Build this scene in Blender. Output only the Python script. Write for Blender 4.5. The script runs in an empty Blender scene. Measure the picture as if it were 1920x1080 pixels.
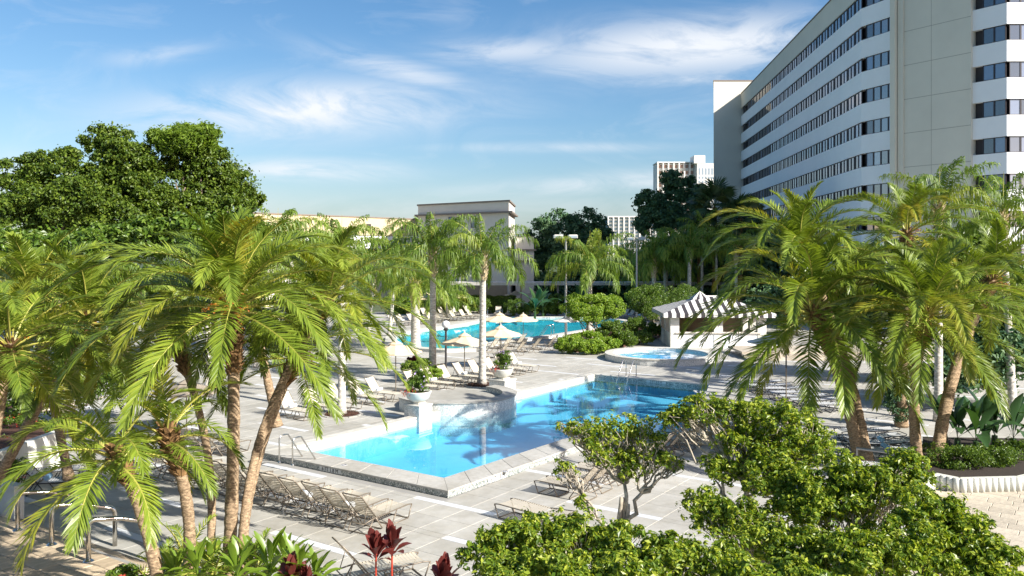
import bpy, bmesh, math, random
import numpy as np
from mathutils import Vector, Matrix
from mathutils.geometry import tessellate_polygon

SC = bpy.context.scene
COL = SC.collection
PI = math.pi
rad = math.radians

# ---------------------------------------------------------------- camera, sky, sun
F = 1580.0            # focal length in photograph pixels (1920 wide)
CX, HY = 960.0, 474.0 # principal column and horizon row
H = 6.8               # eye height, metres
cam = bpy.data.cameras.new('camera')
cam_o = bpy.data.objects.new('camera', cam)
COL.objects.link(cam_o)
cam_o.location = (0, 0, H)
cam_o.rotation_euler = (rad(90), 0, 0)
cam.sensor_width = 36.0
cam.lens = 36.0 * F / 1920.0
cam.shift_y = (HY - 540.0) / 1920.0
cam.clip_start = 0.1
cam.clip_end = 6000
SC.camera = cam_o

SUN_EL = rad(33)
SUN_AZ = math.atan2(0.83, -0.56)      # clockwise from +Y
S = Vector((math.sin(SUN_AZ) * math.cos(SUN_EL), math.cos(SUN_AZ) * math.cos(SUN_EL), math.sin(SUN_EL)))
sun = bpy.data.lights.new('sun', 'SUN')
sun.energy = 4.6
sun.angle = rad(0.5)
sun.color = (1.0, 0.96, 0.885)
sun_o = bpy.data.objects.new('sun', sun)
COL.objects.link(sun_o)
sun_o.rotation_euler = S.to_track_quat('Z', 'Y').to_euler()
sun_o.location = (0, 0, 60)

world = bpy.data.worlds.new('World')
SC.world = world
world.use_nodes = True
wn = world.node_tree.nodes
wl = world.node_tree.links
wn.clear()
w_out = wn.new('ShaderNodeOutputWorld')
w_bg = wn.new('ShaderNodeBackground')
w_sky = wn.new('ShaderNodeTexSky')
w_sky.sky_type = 'NISHITA'
w_sky.sun_disc = False
w_sky.sun_elevation = SUN_EL
w_sky.sun_rotation = SUN_AZ
w_sky.altitude = 0
w_sky.air_density = 1.0
w_sky.dust_density = 1.2
w_sky.ozone_density = 1.5
w_bg.inputs['Strength'].default_value = 0.15
# thin high clouds: noise on the direction, stretched sideways
tc = wn.new('ShaderNodeTexCoord')
sep = wn.new('ShaderNodeSeparateXYZ')
wl.new(tc.outputs['Generated'], sep.inputs[0])
def wmath(op, a, b=None, clamp=False):
    n = wn.new('ShaderNodeMath'); n.operation = op; n.use_clamp = clamp
    for i, v in enumerate((a, b)):
        if v is None: continue
        if isinstance(v, (int, float)): n.inputs[i].default_value = v
        else: wl.new(v, n.inputs[i])
    return n.outputs[0]
ymax = wmath('MAXIMUM', wmath('ABSOLUTE', sep.outputs['Y']), 0.05)
pu = wmath('DIVIDE', sep.outputs['X'], ymax)     # tangent of the bearing
pv = wmath('DIVIDE', sep.outputs['Z'], ymax)     # tangent of the height
def band(u0, v0, su, sv, slope, amp):
    du = wmath('DIVIDE', wmath('SUBTRACT', pu, u0), su)
    dv = wmath('DIVIDE', wmath('SUBTRACT', wmath('SUBTRACT', pv, v0), wmath('MULTIPLY', wmath('SUBTRACT', pu, u0), slope)), sv)
    d2 = wmath('ADD', wmath('MULTIPLY', du, du), wmath('MULTIPLY', dv, dv))
    return wmath('MULTIPLY', wmath('POWER', 2.718, wmath('MULTIPLY', d2, -1.0)), amp)
mask = None
for args in ((-0.245, 0.170, 0.19, 0.030, 0.03, 1.0), (-0.13, 0.215, 0.10, 0.016, -0.25, 0.6), (0.00, 0.240, 0.10, 0.016, 0.02, 0.62),
             (0.22, 0.245, 0.19, 0.034, 0.07, 0.95), (-0.24, 0.098, 0.10, 0.012, -0.02, 0.85), (0.20, 0.205, 0.10, 0.008, 0.05, 0.5), (0.05, 0.125, 0.14, 0.006, 0.0, 0.45),
             (0.14, 0.085, 0.20, 0.012, 0.07, 0.65), (-0.42, 0.235, 0.06, 0.012, 0.1, 0.4), (-0.62, 0.085, 0.12, 0.03, 0.0, 0.5), (0.02, 0.05, 0.5, 0.02, 0.0, 0.3)):
    b = band(*args)
    mask = b if mask is None else wmath('MAXIMUM', mask, b)
comb = wn.new('ShaderNodeCombineXYZ')
wl.new(pu, comb.inputs[0]); wl.new(wmath('MULTIPLY', pv, 3.0), comb.inputs[1])
wl.new(wmath('MULTIPLY', sep.outputs['Y'], 0.4), comb.inputs[2])
nz = wn.new('ShaderNodeTexNoise')
nz.inputs['Scale'].default_value = 6.0
nz.inputs['Detail'].default_value = 9
nz.inputs['Roughness'].default_value = 0.62
nz.inputs['Distortion'].default_value = 0.9
wl.new(comb.outputs[0], nz.inputs['Vector'])
cl = wmath('MULTIPLY', wmath('SUBTRACT', nz.outputs['Fac'], 0.33), 3.9, True)
cl = wmath('MULTIPLY', cl, mask, True)
# a faint veil everywhere else, same kind as in frame, strengthened for fill light
veil = wmath('MULTIPLY', wmath('SUBTRACT', nz.outputs['Fac'], 0.50), 0.8, True)
cl = wmath('MAXIMUM', cl, veil)
tint = wn.new('ShaderNodeMix'); tint.data_type = 'RGBA'; tint.blend_type = 'MULTIPLY'
tint.inputs['Factor'].default_value = 1.0
sc3 = wn.new('ShaderNodeSeparateColor'); cc3 = wn.new('ShaderNodeCombineColor')
wl.new(w_sky.outputs[0], sc3.inputs[0])
# deepen the upper sky, channel by channel (the same curve all round the sky)
for ch, (k0, g0, t0) in enumerate(((0.98, 1.42, 0.47), (0.80, 1.13, 0.53), (0.70, 0.97, 0.66))):
    wl.new(wmath('MULTIPLY', wmath('POWER', wmath('MULTIPLY', sc3.outputs[ch], 0.28 * t0), g0), k0 / 0.28), cc3.inputs[ch])
wl.new(cc3.outputs[0], tint.inputs['A'])
tint.inputs['B'].default_value = (1, 1, 1, 1)
wmix = wn.new('ShaderNodeMix'); wmix.data_type = 'RGBA'
wl.new(cl, wmix.inputs['Factor'])
wl.new(tint.outputs['Result'], wmix.inputs['A'])
wmix.inputs['B'].default_value = (2.9, 3.0, 3.15, 1)
wl.new(wmix.outputs['Result'], w_bg.inputs['Color'])
wl.new(w_bg.outputs[0], w_out.inputs[0])

SC.view_settings.view_transform = 'Standard'
SC.view_settings.look = 'None'
SC.view_settings.exposure = 1.15
SC.view_settings.gamma = 1
SC.view_settings.use_curve_mapping = False
SC.cycles.max_bounces = 6
SC.cycles.diffuse_bounces = 3
SC.cycles.glossy_bounces = 3
SC.cycles.transmission_bounces = 4
SC.cycles.transparent_max_bounces = 8
SC.cycles.caustics_reflective = False
SC.cycles.caustics_refractive = False
SC.cycles.use_denoising = True

# ---------------------------------------------------------------- measuring the place
def on_ground(px, py, z=0.0):
    Y = F * (H - z) / (py - HY)
    return Vector(((px - CX) * Y / F, Y, z))
def at_depth(px, py, Y):
    return Vector(((px - CX) * Y / F, Y, H + (HY - py) * Y / F))
UDIR = Vector((0.571, 0.821, 0))       # the paving runs along these two directions
VDIR = Vector((-0.821, 0.571, 0))
A0 = Vector((-2.0, 24.74, 0))          # near corner of the pool water
def uv(u, v, z=0.0):
    p = A0 + UDIR * u + VDIR * v
    return Vector((p.x, p.y, z))
UANG = math.atan2(0.821, 0.571)
VANG = math.atan2(0.571, -0.821)

# ---------------------------------------------------------------- materials
def nodes_of(name):
    m = bpy.data.materials.new(name)
    m.use_nodes = True
    nt = m.node_tree
    return m, nt.nodes, nt.links, nt.nodes['Principled BSDF']
def ramp(nn, stops):
    r = nn.new('ShaderNodeValToRGB')
    els = r.color_ramp.elements
    while len(els) < len(stops): els.new(0.5)
    for e, (p, c) in zip(els, stops):
        e.position = p; e.color = (c[0], c[1], c[2], 1)
    return r
def shade(c, k): return tuple(min(1, v * k) for v in c)
def add_stains(m, lo=0.80, scale=0.22):
    """broad weathering that runs across neighbouring tiles"""
    nn, ll = m.node_tree.nodes, m.node_tree.links; b = nn['Principled BSDF']; src = b.inputs['Base Color'].links[0].from_socket
    g = nn.new('ShaderNodeNewGeometry'); out = src
    for sc_, k in ((scale, lo), (scale * 9, 0.90)):
        n = nn.new('ShaderNodeTexNoise'); n.inputs['Scale'].default_value = sc_; n.inputs['Detail'].default_value = 8; n.inputs['Roughness'].default_value = 0.7
        ll.new(g.outputs['Position'], n.inputs['Vector'])
        r = ramp(nn, ((0.38, (k, k * .985, k * .95)), (0.60, (1, 1, 1)))); ll.new(n.outputs['Fac'], r.inputs[0])
        x = nn.new('ShaderNodeMix'); x.data_type = 'RGBA'; x.blend_type = 'MULTIPLY'; x.inputs['Factor'].default_value = 1
        ll.new(out, x.inputs['A']); ll.new(r.outputs[0], x.inputs['B']); out = x.outputs['Result']
    ll.new(out, b.inputs['Base Color'])
def plain(name, c, rough=0.6, metal=0.0, var=0.12, scale=3.0, bump=0.0, bscale=30, spec=0.5, stretch=(1, 1, 1), objvar=0.0, dirt=None):
    m, nn, ll, b = nodes_of(name)
    t = nn.new('ShaderNodeTexCoord'); mp = nn.new('ShaderNodeMapping')
    mp.inputs['Scale'].default_value = stretch
    ll.new(t.outputs['Object'], mp.inputs[0])
    n = nn.new('ShaderNodeTexNoise'); n.inputs['Scale'].default_value = scale; n.inputs['Detail'].default_value = 6
    n.inputs['Roughness'].default_value = 0.65
    ll.new(mp.outputs[0], n.inputs['Vector'])
    lo = shade(c, 1 - var) if dirt is None else dirt
    r = ramp(nn, ((0.32, lo), (0.55, c), (0.75, shade(c, 1 + var * .7))))
    ll.new(n.outputs['Fac'], r.inputs[0])
    last = r.outputs[0]
    if objvar:
        oi = nn.new('ShaderNodeObjectInfo'); ge = nn.new('ShaderNodeNewGeometry')
        a = nn.new('ShaderNodeMath'); a.operation = 'ADD'
        ll.new(oi.outputs['Random'], a.inputs[0]); ll.new(ge.outputs['Random Per Island'], a.inputs[1])
        f = nn.new('ShaderNodeMath'); f.operation = 'FRACT'; ll.new(a.outputs[0], f.inputs[0])
        mr = nn.new('ShaderNodeMapRange'); mr.inputs['To Min'].default_value = 1 - objvar; mr.inputs['To Max'].default_value = 1 + objvar
        ll.new(f.outputs[0], mr.inputs['Value'])
        hs = nn.new('ShaderNodeHueSaturation'); ll.new(mr.outputs[0], hs.inputs['Value']); ll.new(last, hs.inputs['Color'])
        last = hs.outputs[0]
    ll.new(last, b.inputs['Base Color'])
    b.inputs['Roughness'].default_value = rough
    b.inputs['Metallic'].default_value = metal
    b.inputs['Specular IOR Level'].default_value = spec
    if bump:
        n2 = nn.new('ShaderNodeTexNoise'); n2.inputs['Scale'].default_value = bscale; n2.inputs['Detail'].default_value = 4
        ll.new(mp.outputs[0], n2.inputs['Vector'])
        bp = nn.new('ShaderNodeBump'); bp.inputs['Strength'].default_value = bump; bp.inputs['Distance'].default_value = 0.02
        ll.new(n2.outputs['Fac'], bp.inputs['Height']); ll.new(bp.outputs[0], b.inputs['Normal'])
    return m
def leaf_mat(name, cols, rough=0.45, trans=0.35, tip=None, spec=0.5, tcol=None):
    """cols: three leaf colours picked leaf by leaf; tip: colour of ageing tips on some fronds."""
    m, nn, ll, b = nodes_of(name)
    oi = nn.new('ShaderNodeObjectInfo'); ge = nn.new('ShaderNodeNewGeometry')
    k = nn.new('ShaderNodeMath'); k.operation = 'MULTIPLY'; k.inputs[1].default_value = 0.55
    ll.new(oi.outputs['Random'], k.inputs[0])
    k2 = nn.new('ShaderNodeMath'); k2.operation = 'MULTIPLY_ADD'; k2.inputs[1].default_value = 0.45
    ll.new(ge.outputs['Random Per Island'], k2.inputs[0]); ll.new(k.outputs[0], k2.inputs[2])
    src = k2.outputs[0] if tip else ge.outputs['Random Per Island']
    r = ramp(nn, ((0.1, cols[0]), (0.5, cols[1]), (0.92, cols[2])))
    ll.new(src, r.inputs[0])
    last = r.outputs[0]
    if tip:
        at = nn.new('ShaderNodeAttribute'); at.attribute_name = 'tip'
        mu = nn.new('ShaderNodeMapRange'); mu.inputs['From Min'].default_value = 0.80; mu.inputs['From Max'].default_value = 1.0
        mu.inputs['To Min'].default_value = 0.05; mu.inputs['To Max'].default_value = 0.8
        ll.new(oi.outputs['Random'], mu.inputs['Value'])
        pw = nn.new('ShaderNodeMath'); pw.operation = 'MULTIPLY'
        ll.new(mu.outputs[0], pw.inputs[0]); ll.new(at.outputs['Fac'], pw.inputs[1])
        mx = nn.new('ShaderNodeMix'); mx.data_type = 'RGBA'
        ll.new(pw.outputs[0], mx.inputs['Factor']); ll.new(last, mx.inputs['A']); mx.inputs['B'].default_value = (*tip, 1)
        last = mx.outputs['Result']
    ll.new(last, b.inputs['Base Color'])
    b.inputs['Roughness'].default_value = rough
    b.inputs['Specular IOR Level'].default_value = spec
    tr = nn.new('ShaderNodeBsdfTranslucent')
    hs = nn.new('ShaderNodeMix'); hs.data_type = 'RGBA'; hs.blend_type = 'MULTIPLY'; hs.inputs['Factor'].default_value = 1
    ll.new(last, hs.inputs['A']); hs.inputs['B'].default_value = (*(tcol or (1.5, 1.45, 0.6)), 1)
    ll.new(hs.outputs['Result'], tr.inputs['Color'])
    ms = nn.new('ShaderNodeMixShader'); ms.inputs[0].default_value = trans
    ll.new(b.outputs[0], ms.inputs[1]); ll.new(tr.outputs[0], ms.inputs[2])
    ll.new(ms.outputs[0], nn['Material Output'].inputs[0])
    return m
def bark_mat(name, c, dark, ring=0.0, rough=0.9, scale=6):
    m, nn, ll, b = nodes_of(name)
    t = nn.new('ShaderNodeTexCoord'); mp = nn.new('ShaderNodeMapping'); mp.inputs['Scale'].default_value = (1, 1, 0.45 if not ring else 2.2)
    ll.new(t.outputs['Object'], mp.inputs[0])
    n = nn.new('ShaderNodeTexNoise'); n.inputs['Scale'].default_value = scale; n.inputs['Detail'].default_value = 8; n.inputs['Roughness'].default_value = 0.7
    ll.new(mp.outputs[0], n.inputs['Vector'])
    r = ramp(nn, ((0.30, dark), (0.52, c), (0.68, shade(c, 1.9))))
    ll.new(n.outputs['Fac'], r.inputs[0]); ll.new(r.outputs[0], b.inputs['Base Color'])
    bp = nn.new('ShaderNodeBump'); bp.inputs['Strength'].default_value = 0.8; bp.inputs['Distance'].default_value = 0.03
    h = n.outputs['Fac']
    if ring:
        w = nn.new('ShaderNodeTexWave'); w.wave_type = 'BANDS'; w.bands_direction = 'Z'; w.inputs['Scale'].default_value = ring
        w.inputs['Distortion'].default_value = 1.5; w.inputs['Detail'].default_value = 2
        ll.new(t.outputs['Object'], w.inputs['Vector'])
        ad = nn.new('ShaderNodeMath'); ad.operation = 'MULTIPLY_ADD'; ad.inputs[1].default_value = 0.5
        ll.new(w.outputs['Fac'], ad.inputs[0]); ll.new(n.outputs['Fac'], ad.inputs[2]); h = ad.outputs[0]
    ll.new(h, bp.inputs['Height']); ll.new(bp.outputs[0], b.inputs['Normal'])
    b.inputs['Roughness'].default_value = rough
    b.inputs['Specular IOR Level'].default_value = 0.2
    return m
def mosaic_mat(name, cols, scale=26):
    m, nn, ll, b = nodes_of(name)
    t = nn.new('ShaderNodeTexCoord'); v = nn.new('ShaderNodeTexVoronoi'); v.inputs['Scale'].default_value = scale
    ll.new(t.outputs['Object'], v.inputs['Vector'])
    s = nn.new('ShaderNodeSeparateColor'); ll.new(v.outputs['Color'], s.inputs[0])
    r = ramp(nn, ((0.05, cols[0]), (0.4, cols[1]), (0.75, cols[2]))); r.color_ramp.interpolation = 'CONSTANT'
    ll.new(s.outputs[0], r.inputs[0]); ll.new(r.outputs[0], b.inputs['Base Color'])
    b.inputs['Roughness'].default_value = 0.35
    return m

M = {}
M['tile'] = plain('deck_tile', (0.445, 0.432, 0.395), 0.75, var=0.10, scale=2.5, bump=0.15, bscale=60, objvar=0.07)
M['tile_light'] = plain('light_tile', (0.58, 0.59, 0.60), 0.55, var=0.06, scale=3, objvar=0.05)
add_stains(M['tile'])
M['grout'] = plain('grout', (0.30, 0.29, 0.27), 0.9, scale=1.2)
M['coping'] = plain('coping_stone', (0.46, 0.445, 0.41), 0.7, var=0.12, scale=6, bump=0.2, bscale=80, objvar=0.05)
M['coping_white'] = plain('pale_coping', (0.58, 0.565, 0.52), 0.6, var=0.08, scale=5, objvar=0.04)
add_stains(M['coping'], 0.8, 0.5); add_stains(M['coping_white'], 0.86, 0.5)
M['mosaic'] = mosaic_mat('grey_mosaic', ((0.17, 0.20, 0.19), (0.33, 0.35, 0.335), (0.62, 0.61, 0.57)), 30)
M['mosaic_light'] = mosaic_mat('pale_mosaic', ((0.42, 0.44, 0.42), (0.62, 0.62, 0.58), (0.76, 0.74, 0.69)), 34)
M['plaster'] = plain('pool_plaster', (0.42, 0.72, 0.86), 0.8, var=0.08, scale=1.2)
M['plaster_wall_dimmed'] = plain('dimmed_pool_plaster', (0.22, 0.48, 0.66), 0.8, var=0.08, scale=1.2)  # darker copy of the pool plaster, coloured down to offset sun on the walls
M['plaster_teal'] = plain('teal_plaster', (0.24, 0.68, 0.80), 0.8, var=0.10, scale=0.6)
M['wall_white'] = plain('white_render', (0.70, 0.69, 0.64), 0.85, var=0.08, scale=1.5, bump=0.1, bscale=40, dirt=(0.58, 0.56, 0.50))
M['travertine'] = plain('travertine', (0.52, 0.41, 0.28), 0.7, var=0.28, scale=3.5, bump=0.25, bscale=35, objvar=0.22, stretch=(1, 2.5, 1))
M['travertine_pale'] = plain('pale_travertine', (0.48, 0.42, 0.33), 0.7, var=0.2, scale=3.5, bump=0.25, bscale=35, objvar=0.16, stretch=(1, 2.5, 1))
M['hotel_white'] = plain('hotel_white', (0.88, 0.89, 0.89), 0.8, var=0.04, scale=0.3)
M['hotel_beige'] = plain('hotel_beige', (0.70, 0.665, 0.56), 0.85, var=0.06, scale=0.25)
M['hotel_joint'] = plain('wall_joint', (0.36, 0.33, 0.27), 0.9)
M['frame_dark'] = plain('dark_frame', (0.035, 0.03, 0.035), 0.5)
def glass_mat(name, c, rough=0.03, mix=0.0, objvar=False):
    m, nn, ll, b = nodes_of(name)
    ge = nn.new('ShaderNodeObjectInfo'); gi = nn.new('ShaderNodeNewGeometry')
    ad = nn.new('ShaderNodeMath'); ad.operation = 'ADD'; ll.new(ge.outputs['Random'], ad.inputs[0]); ll.new(gi.outputs['Random Per Island'], ad.inputs[1])
    fr = nn.new('ShaderNodeMath'); fr.operation = 'FRACT'; ll.new(ad.outputs[0], fr.inputs[0])
    r = ramp(nn, ((0.25, shade(c, .45)), (0.5, c), (0.8, shade(c, 1.9)))); r.color_ramp.interpolation = 'CONSTANT'
    ll.new(fr.outputs[0], r.inputs[0]); ll.new(r.outputs[0], b.inputs['Base Color'])
    b.inputs['Roughness'].default_value = rough
    b.inputs['Specular IOR Level'].default_value = 0.9
    b.inputs['IOR'].default_value = 1.6 + mix
    return m
M['glass'] = glass_mat('hotel_glass', (0.10, 0.12, 0.17), 0.03, 0.5)
M['glass_blue'] = glass_mat('dark_glass', (0.05, 0.08, 0.14), 0.05, 0.2)
M['beige_wall'] = plain('beige_wall', (0.58, 0.47, 0.30), 0.85, var=0.05, scale=0.4)
M['grey_wall'] = plain('grey_render', (0.66, 0.61, 0.53), 0.85, var=0.06, scale=0.5, bump=0.1)
M['taupe_trim'] = plain('taupe_trim', (0.22, 0.18, 0.15), 0.7)
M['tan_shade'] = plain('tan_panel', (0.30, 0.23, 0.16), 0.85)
M['far_white'] = plain('far_white', (0.75, 0.73, 0.68), 0.85, var=0.03)
M['far_blue'] = plain('far_spandrel', (0.22, 0.33, 0.40), 0.7)
M['far_glass'] = plain('far_window', (0.30, 0.36, 0.42), 0.4)
M['far_pink'] = plain('far_recess', (0.42, 0.26, 0.20), 0.8)
M['steel'] = plain('brushed_steel', (0.62, 0.60, 0.56), 0.22, metal=1.0, var=0.05)
M['taupe_metal'] = plain('taupe_metal', (0.20, 0.165, 0.125), 0.4, metal=0.3, var=0.08)
M['dark_metal'] = plain('dark_metal', (0.035, 0.033, 0.035), 0.45)
M['grey_metal'] = plain('grey_metal', (0.33, 0.33, 0.33), 0.4, metal=0.4)
M['strap'] = plain('cream_strap', (0.66, 0.60, 0.48), 0.6, var=0.06, objvar=0.04)
M['strap_taupe'] = plain('taupe_strap', (0.50, 0.44, 0.34), 0.6, var=0.06, objvar=0.04)
M['strap_grey'] = plain('grey_strap', (0.52, 0.53, 0.54), 0.6, var=0.06, objvar=0.04)
M['towel'] = plain('white_towel', (0.72, 0.76, 0.80), 0.95, bump=0.4, bscale=90)
M['towel_blue'] = plain('blue_towel', (0.30, 0.52, 0.72), 0.95, bump=0.4, bscale=90)
M['canvas'] = plain('beige_canvas', (0.68, 0.54, 0.36), 0.9, var=0.05)
M['canvas_pale'] = plain('pale_canvas', (0.66, 0.62, 0.56), 0.9, var=0.05)
M['canvas_taupe'] = plain('taupe_canvas', (0.30, 0.25, 0.19), 0.9, var=0.05)
M['awn_white'] = plain('awning_white', (0.74, 0.72, 0.68), 0.8, var=0.04)
M['awn_black'] = plain('awning_black', (0.035, 0.03, 0.035), 0.8, var=0.1)
M['bowl'] = plain('planter_bowl', (0.62, 0.62, 0.56), 0.6, var=0.08)
M['soil'] = plain('mulch', (0.085, 0.035, 0.02), 0.95, var=0.5, scale=25, bump=0.8, bscale=60)
M['dark_soil'] = plain('dark_soil', (0.03, 0.02, 0.014), 0.95, var=0.4, scale=12, bump=0.6)
M['land'] = plain('land', (0.05, 0.075, 0.025), 0.95, var=0.4, scale=0.15)
M['navy'] = plain('navy_banner', (0.012, 0.03, 0.10), 0.7)
M['print'] = plain('white_print', (0.75, 0.76, 0.78), 0.7, var=0.02)
M['ink'] = plain('black_print', (0.02, 0.02, 0.025), 0.6, var=0.02)
M['plate'] = plain('marking_plate', (0.62, 0.63, 0.62), 0.5, var=0.04)
M['globe'] = plain('frosted_globe', (0.70, 0.70, 0.72), 0.15, var=0.03)
M['floodlight'] = plain('floodlight_housing', (0.50, 0.49, 0.44), 0.6)
# vegetation
M['phoenix'] = leaf_mat('date_palm_leaf', ((0.10, 0.160, 0.020), (0.180, 0.255, 0.028), (0.30, 0.36, 0.048)), 0.38, 0.30, tip=(0.38, 0.26, 0.03), spec=0.45)
M['phoenix_rachis'] = plain('frond_rib', (0.36, 0.34, 0.07), 0.5)
M['queen'] = leaf_mat('queen_palm_leaf', ((0.085, 0.155, 0.022), (0.150, 0.235, 0.032), (0.25, 0.34, 0.060)), 0.45, 0.38, tip=(0.30, 0.30, 0.03), spec=0.35)
M['fan'] = leaf_mat('fan_palm_leaf', ((0.03, 0.075, 0.03), (0.05, 0.10, 0.035), (0.08, 0.13, 0.045)), 0.45, 0.25, tip=(0.2, 0.16, 0.05))
M['oak'] = leaf_mat('oak_leaf', ((0.045, 0.085, 0.010), (0.090, 0.150, 0.016), (0.155, 0.215, 0.024)), 0.45, 0.30, spec=0.35)
M['pine'] = leaf_mat('pine_needle', ((0.10, 0.17, 0.02), (0.16, 0.25, 0.025), (0.22, 0.32, 0.04)), 0.5, 0.35)
M['darktree'] = leaf_mat('dark_leaf', ((0.045, 0.105, 0.055), (0.085, 0.165, 0.075), (0.14, 0.23, 0.10)), 0.5, 0.2, spec=0.3)
M['ligustrum'] = leaf_mat('glossy_leaf', ((0.065, 0.125, 0.012), (0.165, 0.25, 0.020), (0.40, 0.45, 0.05)), 0.38, 0.40, spec=0.4)
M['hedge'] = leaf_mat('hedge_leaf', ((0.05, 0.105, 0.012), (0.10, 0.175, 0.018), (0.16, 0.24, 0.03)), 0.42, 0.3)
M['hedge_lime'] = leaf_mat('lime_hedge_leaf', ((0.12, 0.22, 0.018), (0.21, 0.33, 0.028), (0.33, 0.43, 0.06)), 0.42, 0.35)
M['banana'] = leaf_mat('banana_leaf', ((0.022, 0.06, 0.024), (0.035, 0.085, 0.028), (0.06, 0.12, 0.04)), 0.35, 0.25)
M['ginger'] = leaf_mat('ginger_leaf', ((0.07, 0.15, 0.015), (0.13, 0.22, 0.02), (0.26, 0.33, 0.05)), 0.35, 0.35)
M['ti'] = leaf_mat('maroon_leaf', ((0.06, 0.014, 0.014), (0.12, 0.026, 0.024), (0.22, 0.06, 0.04)), 0.32, 0.25, tcol=(1.6, .5, .5))
M['flower_red'] = leaf_mat('red_flower', ((0.40, 0.03, 0.02), (0.55, 0.06, 0.03), (0.6, 0.12, 0.06)), 0.5, 0.3)
M['flower_violet'] = leaf_mat('violet_flower', ((0.20, 0.08, 0.40), (0.35, 0.2, 0.6), (0.6, 0.5, 0.75)), 0.5, 0.3)
M['fruit'] = leaf_mat('orange_fruit', ((0.35, 0.10, 0.01), (0.5, 0.17, 0.015), (0.55, 0.25, 0.03)), 0.5, 0.1)
M['bark_date'] = bark_mat('date_palm_bark', (0.30, 0.215, 0.135), (0.10, 0.065, 0.04), ring=2.2, scale=14)
M['bark_boot'] = bark_mat('old_leaf_base', (0.20, 0.115, 0.05), (0.05, 0.028, 0.014), scale=12)
M['bark_queen'] = bark_mat('queen_palm_bark', (0.50, 0.47, 0.42), (0.30, 0.27, 0.23), ring=1.4)
M['bark_pale'] = bark_mat('pale_bark', (0.42, 0.37, 0.29), (0.22, 0.18, 0.13), scale=10)
M['bark_oak'] = bark_mat('oak_bark', (0.16, 0.125, 0.09), (0.05, 0.04, 0.03))
M['fibre'] = bark_mat('palm_fibre', (0.52, 0.42, 0.27), (0.26, 0.18, 0.10), scale=14)
# water: clear, tinted, mirror-like at low angles
def water_mat(name, tintc, ripple, rscale, foam=0.0):
    m, nn, ll, b = nodes_of(name)
    t = nn.new('ShaderNodeTexCoord')
    n = nn.new('ShaderNodeTexNoise'); n.inputs['Scale'].default_value = rscale; n.inputs['Detail'].default_value = 3
    ll.new(t.outputs['Object'], n.inputs['Vector'])
    bp = nn.new('ShaderNodeBump'); bp.inputs['Strength'].default_value = ripple; bp.inputs['Distance'].default_value = 0.02
    ll.new(n.outputs['Fac'], bp.inputs['Height'])
    tr = nn.new('ShaderNodeBsdfTransparent'); tr.inputs[0].default_value = (*tintc, 1)
    gl = nn.new('ShaderNodeBsdfGlossy'); gl.inputs['Roughness'].default_value = 0.02; gl.inputs['Color'].default_value = (1, 1, 1, 1)
    ll.new(bp.outputs[0], gl.inputs['Normal'])
    # Schlick's reflectance, the same from above and below (no bending of rays is modelled)
    lw = nn.new('ShaderNodeLayerWeight'); lw.inputs['Blend'].default_value = 0.5; ll.new(bp.outputs[0], lw.inputs['Normal'])
    pw = nn.new('ShaderNodeMath'); pw.operation = 'POWER'; pw.inputs[1].default_value = 5.0; ll.new(lw.outputs['Facing'], pw.inputs[0])
    sc_ = nn.new('ShaderNodeMath'); sc_.operation = 'MULTIPLY_ADD'; sc_.inputs[1].default_value = 0.9; sc_.inputs[2].default_value = 0.02; ll.new(pw.outputs[0], sc_.inputs[0])
    mx = nn.new('ShaderNodeMixShader'); ll.new(sc_.outputs[0], mx.inputs[0]); ll.new(tr.outputs[0], mx.inputs[1]); ll.new(gl.outputs[0], mx.inputs[2])
    last = mx.outputs[0]
    if foam:
        n2 = nn.new('ShaderNodeTexNoise'); n2.inputs['Scale'].default_value = 1.6; n2.inputs['Detail'].default_value = 8
        ll.new(t.outputs['Object'], n2.inputs['Vector'])
        r = ramp(nn, ((0.55, (0, 0, 0)), (0.68, (foam, foam, foam)))); ll.new(n2.outputs['Fac'], r.inputs[0])
        df = nn.new('ShaderNodeBsdfDiffuse'); df.inputs[0].default_value = (0.75, 0.8, 0.85, 1)
        m2 = nn.new('ShaderNodeMixShader'); ll.new(r.outputs[0], m2.inputs[0]); ll.new(last, m2.inputs[1]); ll.new(df.outputs[0], m2.inputs[2]); last = m2.outputs[0]
    ll.new(last, nn['Material Output'].inputs[0])
    return m
M['water'] = water_mat('pool_water', (0.90, 0.97, 1.0), 0.06, 1.4)
_nn, _ll = M['water'].node_tree.nodes, M['water'].node_tree.links
_va = _nn.new('ShaderNodeVolumeAbsorption'); _va.inputs['Color'].default_value = (0.38, 0.83, 0.93, 1); _va.inputs['Density'].default_value = 0.42
_ll.new(_va.outputs[0], _nn['Material Output'].inputs['Volume'])
M['water_far'] = water_mat('far_pool_water', (0.40, 0.84, 0.88), 0.08, 1.0)
M['water_spa'] = water_mat('spa_water', (0.55, 0.80, 0.95), 0.5, 3.0, foam=0.8)

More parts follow.
